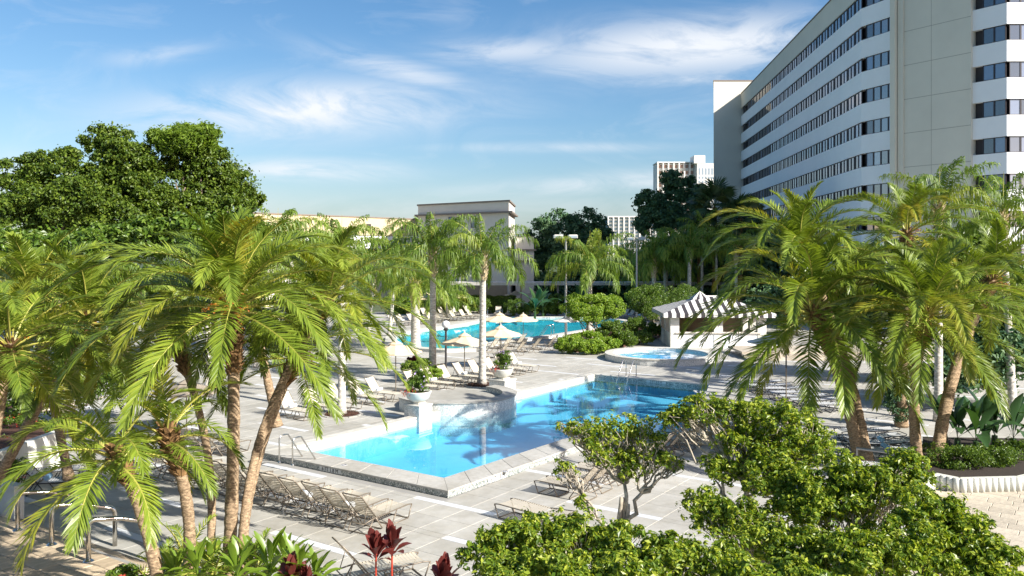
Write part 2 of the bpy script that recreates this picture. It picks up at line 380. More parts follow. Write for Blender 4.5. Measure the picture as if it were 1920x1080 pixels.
# ---------------------------------------------------------------- builders
def tag(o, label=None, cat=None, group=None, kind=None):
    if label: o['label'] = label
    if cat: o['category'] = cat
    if group: o['group'] = group
    if kind: o['kind'] = kind
    return o
def empty(name, loc=(0, 0, 0), rz=0.0):
    o = bpy.data.objects.new(name, None); COL.objects.link(o)
    o.location = loc; o.rotation_euler = (0, 0, rz); o.empty_display_size = 0.2
    return o
def link(name, me, parent=None, loc=None, rot=None, scale=None):
    o = bpy.data.objects.new(name, me); COL.objects.link(o)
    if parent is not None: o.parent = parent
    if loc is not None: o.location = loc
    if rot is not None: o.rotation_euler = rot
    if scale is not None: o.scale = scale if hasattr(scale, '__len__') else (scale,) * 3
    return o
def kids(o):
    return [c for c in COL.objects if c.parent == o]
def copy_tree(root, children):
    """copy of a thing with its parts and sub-parts; children: {object: [objects]}"""
    c = root.copy(); COL.objects.link(c)
    for ch in children.get(root, []):
        d = copy_tree(ch, children); d.parent = c
    return c
def child_map():
    mp = {}
    for o in COL.objects:
        if o.parent is not None: mp.setdefault(o.parent, []).append(o)
    return mp
def np_mesh(name, verts, quads=None, tris=None, mats=(), midx=None, tip=None, smooth=False):
    me = bpy.data.meshes.new(name)
    verts = np.asarray(verts, dtype=np.float32)
    loops, starts = [], []
    nq = 0 if quads is None else len(quads)
    ntri = 0 if tris is None else len(tris)
    if nq: loops.append(np.asarray(quads, dtype=np.int32).ravel()); starts.append(np.arange(nq) * 4)
    if ntri: loops.append(np.asarray(tris, dtype=np.int32).ravel()); starts.append(nq * 4 + np.arange(ntri) * 3)
    loops = np.concatenate(loops); starts = np.concatenate(starts)
    me.vertices.add(len(verts)); me.vertices.foreach_set('co', verts.ravel())
    me.loops.add(len(loops)); me.loops.foreach_set('vertex_index', loops)
    me.polygons.add(len(starts)); me.polygons.foreach_set('loop_start', starts.astype(np.int32))
    for m in mats: me.materials.append(m)
    if midx is not None: me.polygons.foreach_set('material_index', np.asarray(midx, dtype=np.int32))
    if tip is not None:
        a = me.attributes.new('tip', 'FLOAT', 'POINT'); a.data.foreach_set('value', np.asarray(tip, dtype=np.float32))
    me.update(calc_edges=True)
    if smooth: me.polygons.foreach_set('use_smooth', np.ones(len(starts), dtype=bool))
    else: me.polygons.foreach_set('use_smooth', np.zeros(len(starts), dtype=bool))
    return me
class MB:
    """collects shapes and makes one mesh of them"""
    def __init__(s): s.v = []; s.f = []; s.m = []; s.cur = 0
    def add(s, vs, fs):
        n = len(s.v); s.v.extend([tuple(p) for p in vs])
        for f in fs: s.f.append(tuple(i + n for i in f)); s.m.append(s.cur)
    def box(s, x0, x1, y0, y1, z0, z1, bev=0.0):
        if bev:
            b = bev
            vs = [(x0, y0, z0), (x1, y0, z0), (x1, y1, z0), (x0, y1, z0), (x0, y0, z1 - b), (x1, y0, z1 - b), (x1, y1, z1 - b), (x0, y1, z1 - b),
                  (x0 + b, y0 + b, z1), (x1 - b, y0 + b, z1), (x1 - b, y1 - b, z1), (x0 + b, y1 - b, z1)]
            fs = [(0, 3, 2, 1), (8, 9, 10, 11)]
            for i in range(4):
                j = (i + 1) % 4
                fs += [(i, j, 4 + j, 4 + i), (4 + i, 4 + j, 8 + j, 8 + i)]
            s.add(vs, fs)
        else:
            s.add([(x0, y0, z0), (x1, y0, z0), (x1, y1, z0), (x0, y1, z0), (x0, y0, z1), (x1, y0, z1), (x1, y1, z1), (x0, y1, z1)],
                  [(0, 3, 2, 1), (4, 5, 6, 7), (0, 1, 5, 4), (1, 2, 6, 5), (2, 3, 7, 6), (3, 0, 4, 7)])
    def bar(s, p, q, w, h, up=(0, 0, 1)):
        p = Vector(p); q = Vector(q); d = (q - p).normalized(); u = Vector(up)
        if abs(d.dot(u)) > 0.98: u = Vector((1, 0, 0))
        r = d.cross(u).normalized() * w / 2; t = r.cross(d).normalized() * h / 2
        vs = [p - r - t, p + r - t, p + r + t, p - r + t, q - r - t, q + r - t, q + r + t, q - r + t]
        s.add(vs, [(0, 3, 2, 1), (4, 5, 6, 7), (0, 1, 5, 4), (1, 2, 6, 5), (2, 3, 7, 6), (3, 0, 4, 7)])
    def tube(s, pts, r, n=8, close=False, cap=True):
        pts = [Vector(p) for p in pts]; N = len(pts)
        rs = r if hasattr(r, '__len__') else [r] * N
        prev = None; rings = []
        for i, p in enumerate(pts):
            if close: d = pts[(i + 1) % N] - pts[i - 1]
            else: d = pts[min(i + 1, N - 1)] - pts[max(i - 1, 0)]
            if d.length < 1e-9: d = Vector((0, 0, 1))
            d.normalize()
            if prev is None:
                a = Vector((0, 0, 1)) if abs(d.z) < 0.9 else Vector((1, 0, 0))
                x = d.cross(a).normalized()
            else:
                x = prev - d * prev.dot(d); x.normalize()
            y = d.cross(x); prev = x
            rings.append([p + (x * math.cos(2 * PI * k / n) + y * math.sin(2 * PI * k / n)) * rs[i] for k in range(n)])
        vs = [q for ring in rings for q in ring]; fs = []
        for i in range(N - 1 + (1 if close else 0)):
            a = i * n; b = ((i + 1) % N) * n
            for k in range(n): fs.append((a + k, a + (k + 1) % n, b + (k + 1) % n, b + k))
        if cap and not close: fs.append(tuple(range(n - 1, -1, -1))); fs.append(tuple((N - 1) * n + k for k in range(n)))
        s.add(vs, fs)
    def lathe(s, prof, n=24, c=(0, 0, 0)):
        vs = []; fs = []
        for (r, z) in prof:
            for k in range(n): vs.append((c[0] + r * math.cos(2 * PI * k / n), c[1] + r * math.sin(2 * PI * k / n), c[2] + z))
        for i in range(len(prof) - 1):
            for k in range(n): fs.append((i * n + k, i * n + (k + 1) % n, (i + 1) * n + (k + 1) % n, (i + 1) * n + k))
        s.add(vs, fs)
    def prism(s, poly, z0, z1, top=True, bottom=True, sides=True):
        n = len(poly); vs = [(p[0], p[1], z0) for p in poly] + [(p[0], p[1], z1) for p in poly]; fs = []
        tri = tessellate_polygon([[Vector((p[0], p[1], 0)) for p in poly]])
        if top: fs += [tuple(n + i for i in t) for t in tri]
        if bottom: fs += [tuple(reversed(t)) for t in tri]
        if sides: fs += [(i, (i + 1) % n, n + (i + 1) % n, n + i) for i in range(n)]
        s.add(vs, fs)
    def build(s, name, mats, parent=None, smooth=False, loc=None, rz=None, recalc=True):
        me = s.mesh(name, mats, smooth, recalc)
        return link(name, me, parent, loc, (0, 0, rz) if rz is not None else None)
    def mesh(s, name, mats, smooth=False, recalc=True):
        me = bpy.data.meshes.new(name)
        me.from_pydata(s.v, [], s.f)
        mats = mats if isinstance(mats, (list, tuple)) else [mats]
        for m in mats: me.materials.append(m)
        me.polygons.foreach_set('material_index', s.m)
        if recalc:
            bm = bmesh.new(); bm.from_mesh(me); bmesh.ops.recalc_face_normals(bm, faces=bm.faces); bm.to_mesh(me); bm.free()
        if smooth: me.polygons.foreach_set('use_smooth', [True] * len(me.polygons))
        me.update()
        return me
def smooth_sides(me):
    """smooth shading on the long faces only, end caps stay flat"""
    for p in me.polygons: p.use_smooth = len(p.vertices) == 4
    return me
def ground_sheet(name, outer, holes, z, mat):
    loops = [[Vector((p[0], p[1], 0)) for p in outer]] + [[Vector((p[0], p[1], 0)) for p in h] for h in holes]
    tri = tessellate_polygon(loops)
    vs = [(p.x, p.y, z) for l in loops for p in l]
    me = bpy.data.meshes.new(name); me.from_pydata(vs, [], [tuple(t) for t in tri]); me.materials.append(mat)
    bm = bmesh.new(); bm.from_mesh(me)
    for f in bm.faces:
        f.normal_update()
        if f.normal.z < 0: f.normal_flip()
    bm.to_mesh(me); bm.free()
    return link(name, me)
def inside(p, poly):
    c = False; n = len(poly); x, y = p[0], p[1]
    for i in range(n):
        x1, y1 = poly[i][0], poly[i][1]; x2, y2 = poly[(i + 1) % n][0], poly[(i + 1) % n][1]
        if (y1 > y) != (y2 > y) and x < (x2 - x1) * (y - y1) / (y2 - y1) + x1: c = not c
    return c
def area2(poly):
    return sum(poly[i][0] * poly[(i + 1) % len(poly)][1] - poly[(i + 1) % len(poly)][0] * poly[i][1] for i in range(len(poly)))
def offset(poly, ds):
    """outward offset of a polygon, ds: one distance per edge (edge i runs from point i to i+1)"""
    n = len(poly); sg = 1 if area2(poly) > 0 else -1; out = []
    if not hasattr(ds, '__len__'): ds = [ds] * n
    P = [Vector((p[0], p[1])) for p in poly]
    for i in range(n):
        e0 = (P[i] - P[i - 1]).normalized(); e1 = (P[(i + 1) % n] - P[i]).normalized()
        n0 = Vector((e0.y, -e0.x)) * sg; n1 = Vector((e1.y, -e1.x)) * sg
        a = P[i] + n0 * ds[i - 1]; b = P[i] + n1 * ds[i]
        cr = e0.x * e1.y - e0.y * e1.x
        if abs(cr) < 0.05: out.append((a + b) / 2)
        else:
            t = ((b - a).x * e1.y - (b - a).y * e1.x) / cr
            out.append(a + e0 * t)
    return out

# leaf clouds ------------------------------------------------------------
def leaf_mesh(name, pts, nrm, size, mat, aspect=0.5, jitter=0.7, seed=0, fold=0.18, var=0.35, up=0.0):
    """one folded four-cornered leaf at each point, lying roughly across its normal"""
    rg = np.random.default_rng(seed); n = len(pts)
    nr = nrm + rg.normal(0, jitter, (n, 3)); nr[:, 2] += up
    nr /= np.linalg.norm(nr, axis=1)[:, None] + 1e-9
    a = rg.normal(0, 1, (n, 3)); t = a - nr * (a * nr).sum(1)[:, None]; t /= np.linalg.norm(t, axis=1)[:, None] + 1e-9
    b = np.cross(nr, t)
    L = size * (1 + rg.uniform(-var, var, n))[:, None]; W = L * aspect
    c = pts
    v = np.empty((n, 4, 3), dtype=np.float32)
    v[:, 0] = c - t * L * 0.5
    v[:, 1] = c + b * W * 0.5 + nr * L * fold
    v[:, 2] = c + t * L * 0.5
    v[:, 3] = c - b * W * 0.5 + nr * L * fold
    i = np.arange(n) * 4
    tr = np.concatenate([np.stack([i, i + 1, i + 2], 1), np.stack([i, i + 2, i + 3], 1)])
    return np_mesh(name, v.reshape(-1, 3), None, tr, [mat])
def blob_cloud(blobs, n, seed=0, shell=0.35, updown=0.0):
    """points near the surfaces of ellipsoids (cx,cy,cz,rx,ry,rz); returns points and outward normals"""
    rg = np.random.default_rng(seed); B = np.array(blobs, dtype=float)
    w = (B[:, 3] * B[:, 5]); w /= w.sum(); k = rg.choice(len(B), n, p=w)
    d = rg.normal(0, 1, (n, 3)); d[:, 2] += updown; d /= np.linalg.norm(d, axis=1)[:, None]
    rr = 1 - shell * rg.random(n) ** 1.5
    p = B[k, :3] + d * B[k, 3:6] * rr[:, None]
    nn_ = d / B[k, 3:6]; nn_ /= np.linalg.norm(nn_, axis=1)[:, None]
    return p, nn_
def clumps(blobs, per, rfrac, seed=0, flat=0.75, shell=0.55):
    """smaller leaf clumps scattered over big envelopes"""
    rg = np.random.default_rng(seed); out = []
    for b in blobs:
        m = max(4, int(per * 0.8 / rfrac ** 2))
        for _ in range(m):
            d = rg.normal(0, 1, 3); d[2] += 0.25; d /= np.linalg.norm(d)
            q = 1 - shell * rg.random() ** 1.3
            r = rfrac * (b[3] + b[5]) / 2 * rg.uniform(0.6, 1.35)
            out.append((b[0] + d[0] * b[3] * q, b[1] + d[1] * b[4] * q, b[2] + d[2] * b[5] * q, r, r, r * flat))
    return out
def px_blobs(lst, thick=1.0):
    """lst: (px, py, depth, radius in px[, vertical radius]) -> ellipsoids in metres"""
    out = []
    for t in lst:
        px, py, Y, r = t[:4]; rv = t[4] if len(t) > 4 else r
        c = at_depth(px, py, Y); s = Y / F
        out.append((c.x, c.y, c.z, r * s, r * s * thick, rv * s))
    return out
def wiggle(p, q, rnd, k=4, amp=0.08):
    p = Vector(p); q = Vector(q); L = (q - p).length; pts = []
    for i in range(k + 1):
        t = i / k; e = Vector((rnd.uniform(-1, 1), rnd.uniform(-1, 1), rnd.uniform(-1, 1))) * amp * L * (0 if i in (0, k) else 1)
        pts.append(p.lerp(q, t) + e)
    return pts
# ================================================================ THE SETTING
POOL = [uv(0, 0), uv(6.5, -0.2), uv(9.0, -2.4), uv(9.9, -3.6), uv(12, -3.4), uv(16, -1.5), uv(21, 0.2), uv(21, 6.7), uv(0, 6.7)]
POOL = [(p.x, p.y) for p in POOL]
# which sides carry the wide stone coping (near ones) and which the narrow pale one
POOL_W = [1.0, 1.0, 1.0, 1.0, 0.9, 0.9, 0.45, 0.42, 1.0]
POOL_OUT = [(p.x, p.y) for p in offset(POOL, POOL_W)]
SEAT_C = Vector((-2.5, 37.7, 0)); SEAT_R = 2.7
far_px = [(742, 648), (770, 652), (800, 655), (840, 657.5), (875, 656), (905, 648), (935, 641), (985, 636), (1035, 630), (1080, 623), (1120, 617), (1160, 611), (1172, 605),
          (1150, 600.5), (1100, 598), (1040, 597), (985, 597), (940, 597.5), (915, 600), (893, 605), (868, 610), (836, 615), (800, 619), (765, 625), (742, 634)]
POOL2 = [on_ground(x, y, 0.05) for x, y in far_px]
POOL2 = [(p.x, p.y) for p in POOL2]
POOL2_OUT = [(p.x, p.y) for p in offset(POOL2, 0.8)]
SPA_C = on_ground(1238, 664, 0.3); SPA_R = 3.0; SPA_RO = 3.55
SPA = [(SPA_C.x + SPA_R * math.cos(a * PI / 24), SPA_C.y + SPA_R * math.sin(a * PI / 24)) for a in range(48)]
SPA_OUT = [(SPA_C.x + SPA_RO * math.cos(a * PI / 24), SPA_C.y + SPA_RO * math.sin(a * PI / 24)) for a in range(48)]
seat_disc = [(SEAT_C.x + SEAT_R * math.cos(a * PI / 18), SEAT_C.y + SEAT_R * math.sin(a * PI / 18)) for a in range(36)]

land = ground_sheet('ground', [(-1500, -200), (1500, -200), (1500, 3000), (-1500, 3000)], [[(-60, 6), (60, 6), (60, 97), (-60, 97)]], -0.03, M['land'])
tag(land, kind='structure')
deck = ground_sheet('pool_deck', [(-60, 6), (60, 6), (60, 97), (-60, 97)], [POOL_OUT, POOL2_OUT, SPA_OUT], -0.014, M['grout'])
tag(deck, 'pale paved pool deck with light tile stripes', kind='structure')

# deck tiles: rows run along VDIR; a narrow stripe row of light and grey slabs between every two rows
def in_view(p, m=1.0):
    return p.y > 13.5 and abs(p.x) < 0.62 * p.y + m
LANDING = [on_ground(-60, 943, 0.3), on_ground(262, 1056, 0.3), on_ground(300, 1100, 0.3) + Vector((0, -6, 0)), Vector((-22, 10, 0))]
PLAZA = [on_ground(1740, 925), on_ground(1700, 1100), Vector((14, 9, 0)), Vector((30, 9, 0)), Vector((30, 30, 0)), on_ground(1930, 905)]
LANDING_P = [(p.x, p.y) for p in LANDING]; PLAZA_P = [(p.x, p.y) for p in PLAZA]
TU, TV, GAP = 0.92, 0.92, 0.012
def tile_mb(su, sv, h=0.016):
    mb = MB(); a, b = su / 2 - GAP / 2, sv / 2 - GAP / 2; e = 0.006
    mb.box(-a, a, -b, b, -h, 0, bev=e)
    return mb
tile_me = tile_mb(TU, TV).mesh('tile', M['tile'])
stripe_me = tile_mb(0.26, TV).mesh('stripe_tile', M['tile'])
stripe_light_me = tile_mb(0.26, TV).mesh('light_tile', M['tile_light'])
cells = []
u = -16.0; row = 0
while u < 72:
    kindr = 'full' if row % 3 != 2 else 'stripe'
    su = TU if kindr == 'full' else 0.26
    uc = u + su / 2
    for j in range(-62, 75):
        v = j * TV + 0.3
        p = uv(uc, v)
        if not in_view(p, 1.0) or p.y > 96.5: continue
        me = tile_me
        if kindr == 'stripe':
            me = stripe_light_me if ((j + (row // 3) * 4) % 7) < 3 else stripe_me
        q = (p.x, p.y)
        if inside(q, POOL_OUT) or inside(q, POOL2_OUT) or inside(q, SPA_OUT) or inside(q, PLAZA_P) or inside(q, LANDING_P): continue
        cells.append((p.y, p, me))
    u += su; row += 1
cells.sort(key=lambda c: c[0])
n_part = 0; rest = []
for Y, p, me in cells:
    seen = (CX + F * p.x / Y > -20 and CX + F * p.x / Y < 1940 and HY + F * H / Y < 1090)
    if seen and n_part < 300:
        link('tile', me, deck, (p.x, p.y, 0), (0, 0, UANG)); n_part += 1
    else: rest.append((p, me))
def joined_copies(name, items, mats, parent=None):
    """items: (loc, rotz, mesh); one mesh of all copies"""
    base = {}
    V = []; Q = []; MI = []; n = 0
    for loc, rz, me in items:
        if me.name not in base:
            vs = np.empty(len(me.vertices) * 3); me.vertices.foreach_get('co', vs)
            base[me.name] = (vs.reshape(-1, 3), [tuple(p.vertices) for p in me.polygons], [mats.index(me.materials[p.material_index]) for p in me.polygons])
        vs, fs, mi = base[me.name]
        c, s = math.cos(rz), math.sin(rz)
        R = np.array([[c, -s, 0], [s, c, 0], [0, 0, 1]])
        V.append(vs @ R.T + np.array(loc)); Q += [tuple(i + n for i in f) for f in fs]; MI += mi; n += len(vs)
    me = bpy.data.meshes.new(name); me.from_pydata(np.concatenate(V).tolist(), [], Q)
    for m in mats: me.materials.append(m)
    me.polygons.foreach_set('material_index', MI); me.update()
    return link(name, me, parent)
o = joined_copies('far_tiles', [((p.x, p.y, 0), UANG, me) for p, me in rest], [M['tile'], M['tile_light']], deck)
tag(o, kind='stuff')

# ---------------------------------------------------------------- near pool
pool = empty('swimming_pool', uv(0, 0))
tag(pool, 'near turquoise swimming pool with wide raised stone coping and a square corner', 'pool')
def P0(p): return (p[0] - pool.location.x, p[1] - pool.location.y)
def basin(name, poly, depths, mat_w, mat_f, parent, P0, ztop=0.16):
    mb = MB(); n = len(poly)
    q = [P0(p) for p in poly]
    zb = [depths(p) for p in poly]
    vs = [(a[0], a[1], ztop) for a in q] + [(a[0], a[1], z) for a, z in zip(q, zb)]
    mb.add(vs, [(i, (i + 1) % n, n + (i + 1) % n, n + i) for i in range(n)])
    mb.cur = 1
    tri = tessellate_polygon([[Vector((a[0], a[1], 0)) for a in q]])
    mb.add([(a[0], a[1], z) for a, z in zip(q, zb)], [tuple(t) for t in tri])
    return mb.build(name, [mat_w, mat_f], parent, recalc=False)
def pool_depth(p):
    d = (Vector((p[0], p[1], 0)) - A0).dot(UDIR)
    return -1.0 + max(0, min(1, (d - 5) / 13)) * 0.45   # as seen through the water: refraction lifts the floor
basin('basin', POOL, pool_depth, M['plaster_wall_dimmed'], M['plaster'], pool, P0, 0.0)
# mosaic band at the water line, standing 3 mm proud of the wall below
def waterline(poly, parent, P0, z0, z1, mat, inset=0.004):
    q = [P0(p) for p in offset(poly, -inset)]; n = len(q); mb = MB()
    mb.add([(a[0], a[1], z1) for a in q] + [(a[0], a[1], z0) for a in q], [(i, (i + 1) % n, n + (i + 1) % n, n + i) for i in range(n)])
    return mb.build('waterline_mosaic', mat, parent, recalc=False)
wq = [P0(p) for p in offset(POOL, -0.004)]
for i in range(len(wq)):
    a_, b_ = wq[i], wq[(i + 1) % len(wq)]; mb = MB()
    mb.add([(a_[0], a_[1], .15), (b_[0], b_[1], .15), (b_[0], b_[1], -.22), (a_[0], a_[1], -.22)], [(0, 1, 2, 3)])
    mb.build('waterline_mosaic', M['coping_white'] if i == 7 else M['mosaic'], pool, recalc=False)
def flat_poly(name, poly, z, mat, parent, P0):
    mb = MB(); tri = tessellate_polygon([[Vector((*P0(p), 0)) for p in poly]])
    q = [P0(p) for p in poly]
    def up(t):
        (ax, ay), (bx, by), (cx, cy) = q[t[0]], q[t[1]], q[t[2]]
        return t if (bx - ax) * (cy - ay) - (by - ay) * (cx - ax) > 0 else (t[2], t[1], t[0])
    mb.add([(x, y, z) for x, y in q], [up(tuple(t)) for t in tri])
    return mb.build(name, mat, parent, recalc=False)
# the water body: closed, its sides just behind the walls and its bottom just under the floor
mb = MB(); mb.prism([P0(p) for p in offset(POOL, 0.015)], -1.25, 0.03); mb.build('water', M['water'], pool)
def coping(poly, outp, widths_mat, parent, P0, z0, z1, seg=0.9, riser=None, over=0.02):
    """stones laid round a pool edge; each its own part"""
    n = len(poly); cnt = 0
    for i in range(n):
        a, b = Vector(P0(poly[i])), Vector(P0(poly[(i + 1) % n])); c, d = Vector(P0(outp[i])), Vector(P0(outp[(i + 1) % n]))
        L = (b - a).length; k = max(1, round(L / seg)); g = 0.004 / max(L, .01)
        ins = (a - c).normalized() * over
        for j in range(k):
            t0, t1 = j / k + (g if j else 0), (j + 1) / k - (g if j < k - 1 else 0)
            p = [a.lerp(b, t0), a.lerp(b, t1), c.lerp(d, t1), c.lerp(d, t0)]
            mb = MB(); e = 0.012
            cen = sum(p, Vector((0, 0))) / 4
            lo = [(q.x, q.y, z0) for q in p]; mid = [(q.x, q.y, z1 - e) for q in p]
            hi = [((q + (cen - q) * (e / max((cen - q).length, .05))).x, (q + (cen - q) * (e / max((cen - q).length, .05))).y, z1) for q in p]
            mb.add(lo + mid + hi, [(0, 1, 5, 4), (1, 2, 6, 5), (2, 3, 7, 6), (3, 0, 4, 7), (4, 5, 9, 8), (5, 6, 10, 9), (6, 7, 11, 10), (7, 4, 8, 11), (8, 9, 10, 11), (3, 2, 1, 0)])
            mb.build('coping_stone', widths_mat(i), parent); cnt += 1
    if riser is not None:
        q = [Vector(P0(p)) for p in offset(outp, -0.03)]; mb = MB()
        mb.add([(a.x, a.y, z0 + .002) for a in q] + [(a.x, a.y, -0.02) for a in q], [(i, (i + 1) % n, n + (i + 1) % n, n + i) for i in range(n)])
        mb.build('riser_mosaic', riser, parent, recalc=False)
coping(POOL, POOL_OUT, lambda i: M['coping_white'] if i in (6, 7) else M['coping'], pool, P0, 0.145, 0.20, riser=M['mosaic'])
# underwater bench along the near right side and far shallow ledge
mb = MB(); b0 = [P0(uv(0.02, 0.0)), P0(uv(6.5, -0.2)), P0(uv(6.5, 0.35)), P0(uv(0.02, 0.5))]
mb.prism(b0, -1.02, -0.42, bottom=False); mb.build('underwater_bench', M['plaster'], pool)
mb = MB()
for k in range(3):
    pts = [uv(9.95 + k * .3, -3.5), uv(12, -3.33), uv(14.2 - k * .4, -2.3), uv(12.8 - k * .4, -1.0 - k * .45), uv(11, -1.0 - k * .45), uv(10 + k * .2, -2 - k * .3)]
    mb.prism([P0(p) for p in pts], -1.02, -0.5 + k * 0.16, bottom=False)
mb.build('underwater_step', M['plaster_teal'], pool)
def text_part(body, loc, rot, size, mat, parent, extrude=0.002, name='depth_marking', align='CENTER', bold=0.0):
    cu = bpy.data.curves.new(name, 'FONT'); cu.body = body; cu.size = size; cu.extrude = extrude; cu.align_x = align; cu.align_y = 'CENTER'; cu.offset = bold
    cu.materials.append(mat); tmp = bpy.data.objects.new('tmp_text', cu); COL.objects.link(tmp)
    bpy.context.view_layer.update()
    me = bpy.data.meshes.new_from_object(tmp.evaluated_get(bpy.context.evaluated_depsgraph_get()))
    bpy.data.objects.remove(tmp); o = link(name, me, parent, loc, rot); return o
def marking(body, p, ang, parent, size=0.17, w=0.95, h=0.17, tilt=PI / 2, org=None):
    """black letters on a pale plate; p: centre in the world, ang: direction the letters run in"""
    org = org or parent.location; loc = Vector(p) - org
    mb = MB(); mb.box(-w / 2, w / 2, -h / 2, h / 2, -0.004, 0)
    pl = mb.build('marking_plate', M['plate'], parent); pl.location = loc; pl.rotation_euler = (tilt, 0, ang)
    n = Matrix.Rotation(ang, 3, 'Z') @ Matrix.Rotation(tilt, 3, 'X') @ Vector((0, 0, 1))
    t = text_part(body, loc + n * 0.003, (tilt, 0, ang), size, M['ink'], parent, bold=0.0)
    return pl, t
def edge_point(poly, i, t, out=0.006):
    a, b = Vector(poly[i]), Vector(poly[(i + 1) % len(poly)]); return a.lerp(b, t)
VN = VDIR; UN = UDIR
aV = math.atan2(-VDIR.y, -VDIR.x)     # letters run from left to right along -V
p = on_ground(619, 892, 0.10); q = Vector(POOL_OUT[8])
# near left riser: plane through POOL_OUT[8]-POOL_OUT[0]
def on_line(a, b, px):
    """point of the ground line a-b that stands in column px"""
    a = Vector(a); b = Vector(b); k = (px - CX) / F
    t = (k * a.y - a.x) / ((b.x - a.x) - k * (b.y - a.y)); r = a.lerp(b, t); return Vector((r.x, r.y, 0))
RIN = offset(POOL_OUT, -0.03)
p = on_line(RIN[8], RIN[0], 619); marking('6 FT 1.8 M', p - UDIR * 0.008 + Vector((0, 0, .073)), aV, pool, 0.165, 0.95, 0.135)
p = on_line(RIN[0], RIN[1], 933); marking('6 FT 1.8 M', p - VDIR * 0.010 + Vector((0, 0, .073)), UANG, pool, 0.165, 0.95, 0.135)
p = on_line(POOL[7], POOL[8], 568); marking('6 FT 1.8 M', p - VDIR * 0.012 + Vector((0, 0, .09)), UANG, pool, 0.14, 0.9, 0.11)
p = on_line(POOL[7], POOL[8], 772); marking('5 FT 1.5 M', p - VDIR * 0.012 + Vector((0, 0, .09)), UANG, pool, 0.14, 0.9, 0.11)
p = on_line(POOL[7], POOL[8], 972); marking('5 FT 1.5 M', p - VDIR * 0.012 + Vector((0, 0, .09)), UANG, pool, 0.14, 0.9, 0.11)
p = on_line(POOL[7], POOL[8], 1082); marking('4 FT 1.2 M', p - VDIR * 0.012 + Vector((0, 0, .09)), UANG, pool, 0.14, 0.9, 0.11)
p = on_line(POOL[6], POOL[7], 1230); marking('3 FT 0.9 M', p - UDIR * 0.012 + Vector((0, 0, .09)), aV, pool, 0.15, 1.1, 0.11)
# no-diving discs lying on the coping
for px, py in ((645, 872), (948, 884)):
    p = on_ground(px, py, 0.202) - pool.location
    mb = MB(); mb.lathe([(0.001, 0.003), (0.10, 0.003), (0.10, 0)], 16)
    d = mb.build('marking_disc', M['print'], pool); d.location = p
    mb = MB(); mb.tube([(0.075 * math.cos(k * PI / 8), 0.075 * math.sin(k * PI / 8), 0.005) for k in range(16)], 0.008, 5, close=True); mb.bar((-.05, -.05, .005), (.05, .05, .005), .016, .004)
    e = mb.build('marking_ring', M['ink'], d)

# ---------------------------------------------------------------- curved seat wall in the pool's edge, with two pillars
seat = empty('curved_seat_wall', SEAT_C)
tag(seat, 'round pale mosaic seat wall bulging into the near pool between two planter pillars', 'seat wall')
arc0 = math.atan2(*( (on_ground(797, 775, 0.3) - SEAT_C).yx)); arc1 = rad(52)
def arc_strip(r0, r1, z0, z1, a0, a1, n=30):
    mb = MB(); vs = []; fs = []
    for k in range(n + 1):
        a = a0 + (a1 - a0) * k / n
        for r, z in ((r0, z0), (r1, z0), (r1, z1), (r0, z1)): vs.append((r * math.cos(a), r * math.sin(a), z))
    for k in range(n):
        for j in range(4): fs.append((4 * k + j, 4 * k + (j + 1) % 4, 4 * k + 4 + (j + 1) % 4, 4 * k + 4 + j))
    fs += [(0, 1, 2, 3), (4 * n + 3, 4 * n + 2, 4 * n + 1, 4 * n)]
    mb.add(vs, fs); return mb
a0, a1 = rad(-152), rad(52)
arc_strip(SEAT_R - 0.28, SEAT_R, -1.6, 0.50, a0, a1).build('curved_wall', M['mosaic_light'], seat)
for k in range(14):
    b0_ = a0 + (a1 - a0) * k / 14 + (.002 if k else 0); b1_ = a0 + (a1 - a0) * (k + 1) / 14
    arc_strip(SEAT_R - 0.62, SEAT_R + 0.03, 0.502, 0.56, b0_, b1_, 5).build('cap_stone', M['coping'], seat)
arc_strip(SEAT_R - 0.60, SEAT_R - 0.283, 0.10, 0.50, rad(-5), a1).build('inner_wall', M['mosaic'], seat)
mb = MB(); mb.lathe([(0.001, 0.30), (SEAT_R - 0.30, 0.30), (SEAT_R - 0.30, -0.01)], 48)
mb.build('seat_floor', M['tile'], seat)
def pillar(px, py, size, h, label):
    p = on_ground(px, py, 0.0); o = empty('planter_pillar', p, UANG)
    tag(o, label, 'pillar', 'mosaic pillars at the ends of the curved seat wall')
    mb = MB(); s = size / 2; mb.box(-s, s, -s, s, -0.4, h - 0.07); mb.build('shaft', M['mosaic_light'], o)
    mb = MB(); mb.box(-s - .03, s + .03, -s - .03, s + .03, h - 0.068, h, bev=.015); mb.build('cap_stone', M['coping_white'], o)
    mb = MB(); mb.box(-s * .55, s * .55, -s * .55, s * .55, h, h + 0.07, bev=.01); mb.build('plinth', M['coping_white'], o)
    return o, p, h + 0.07
pil1 = pillar(784, 787, 0.80, 0.66, 'pale mosaic pillar left of the curved seat wall holding a flower bowl')
pil2 = pillar(942, 731, 0.95, 0.55, 'low mosaic pillar behind the curved seat wall holding a flower bowl')

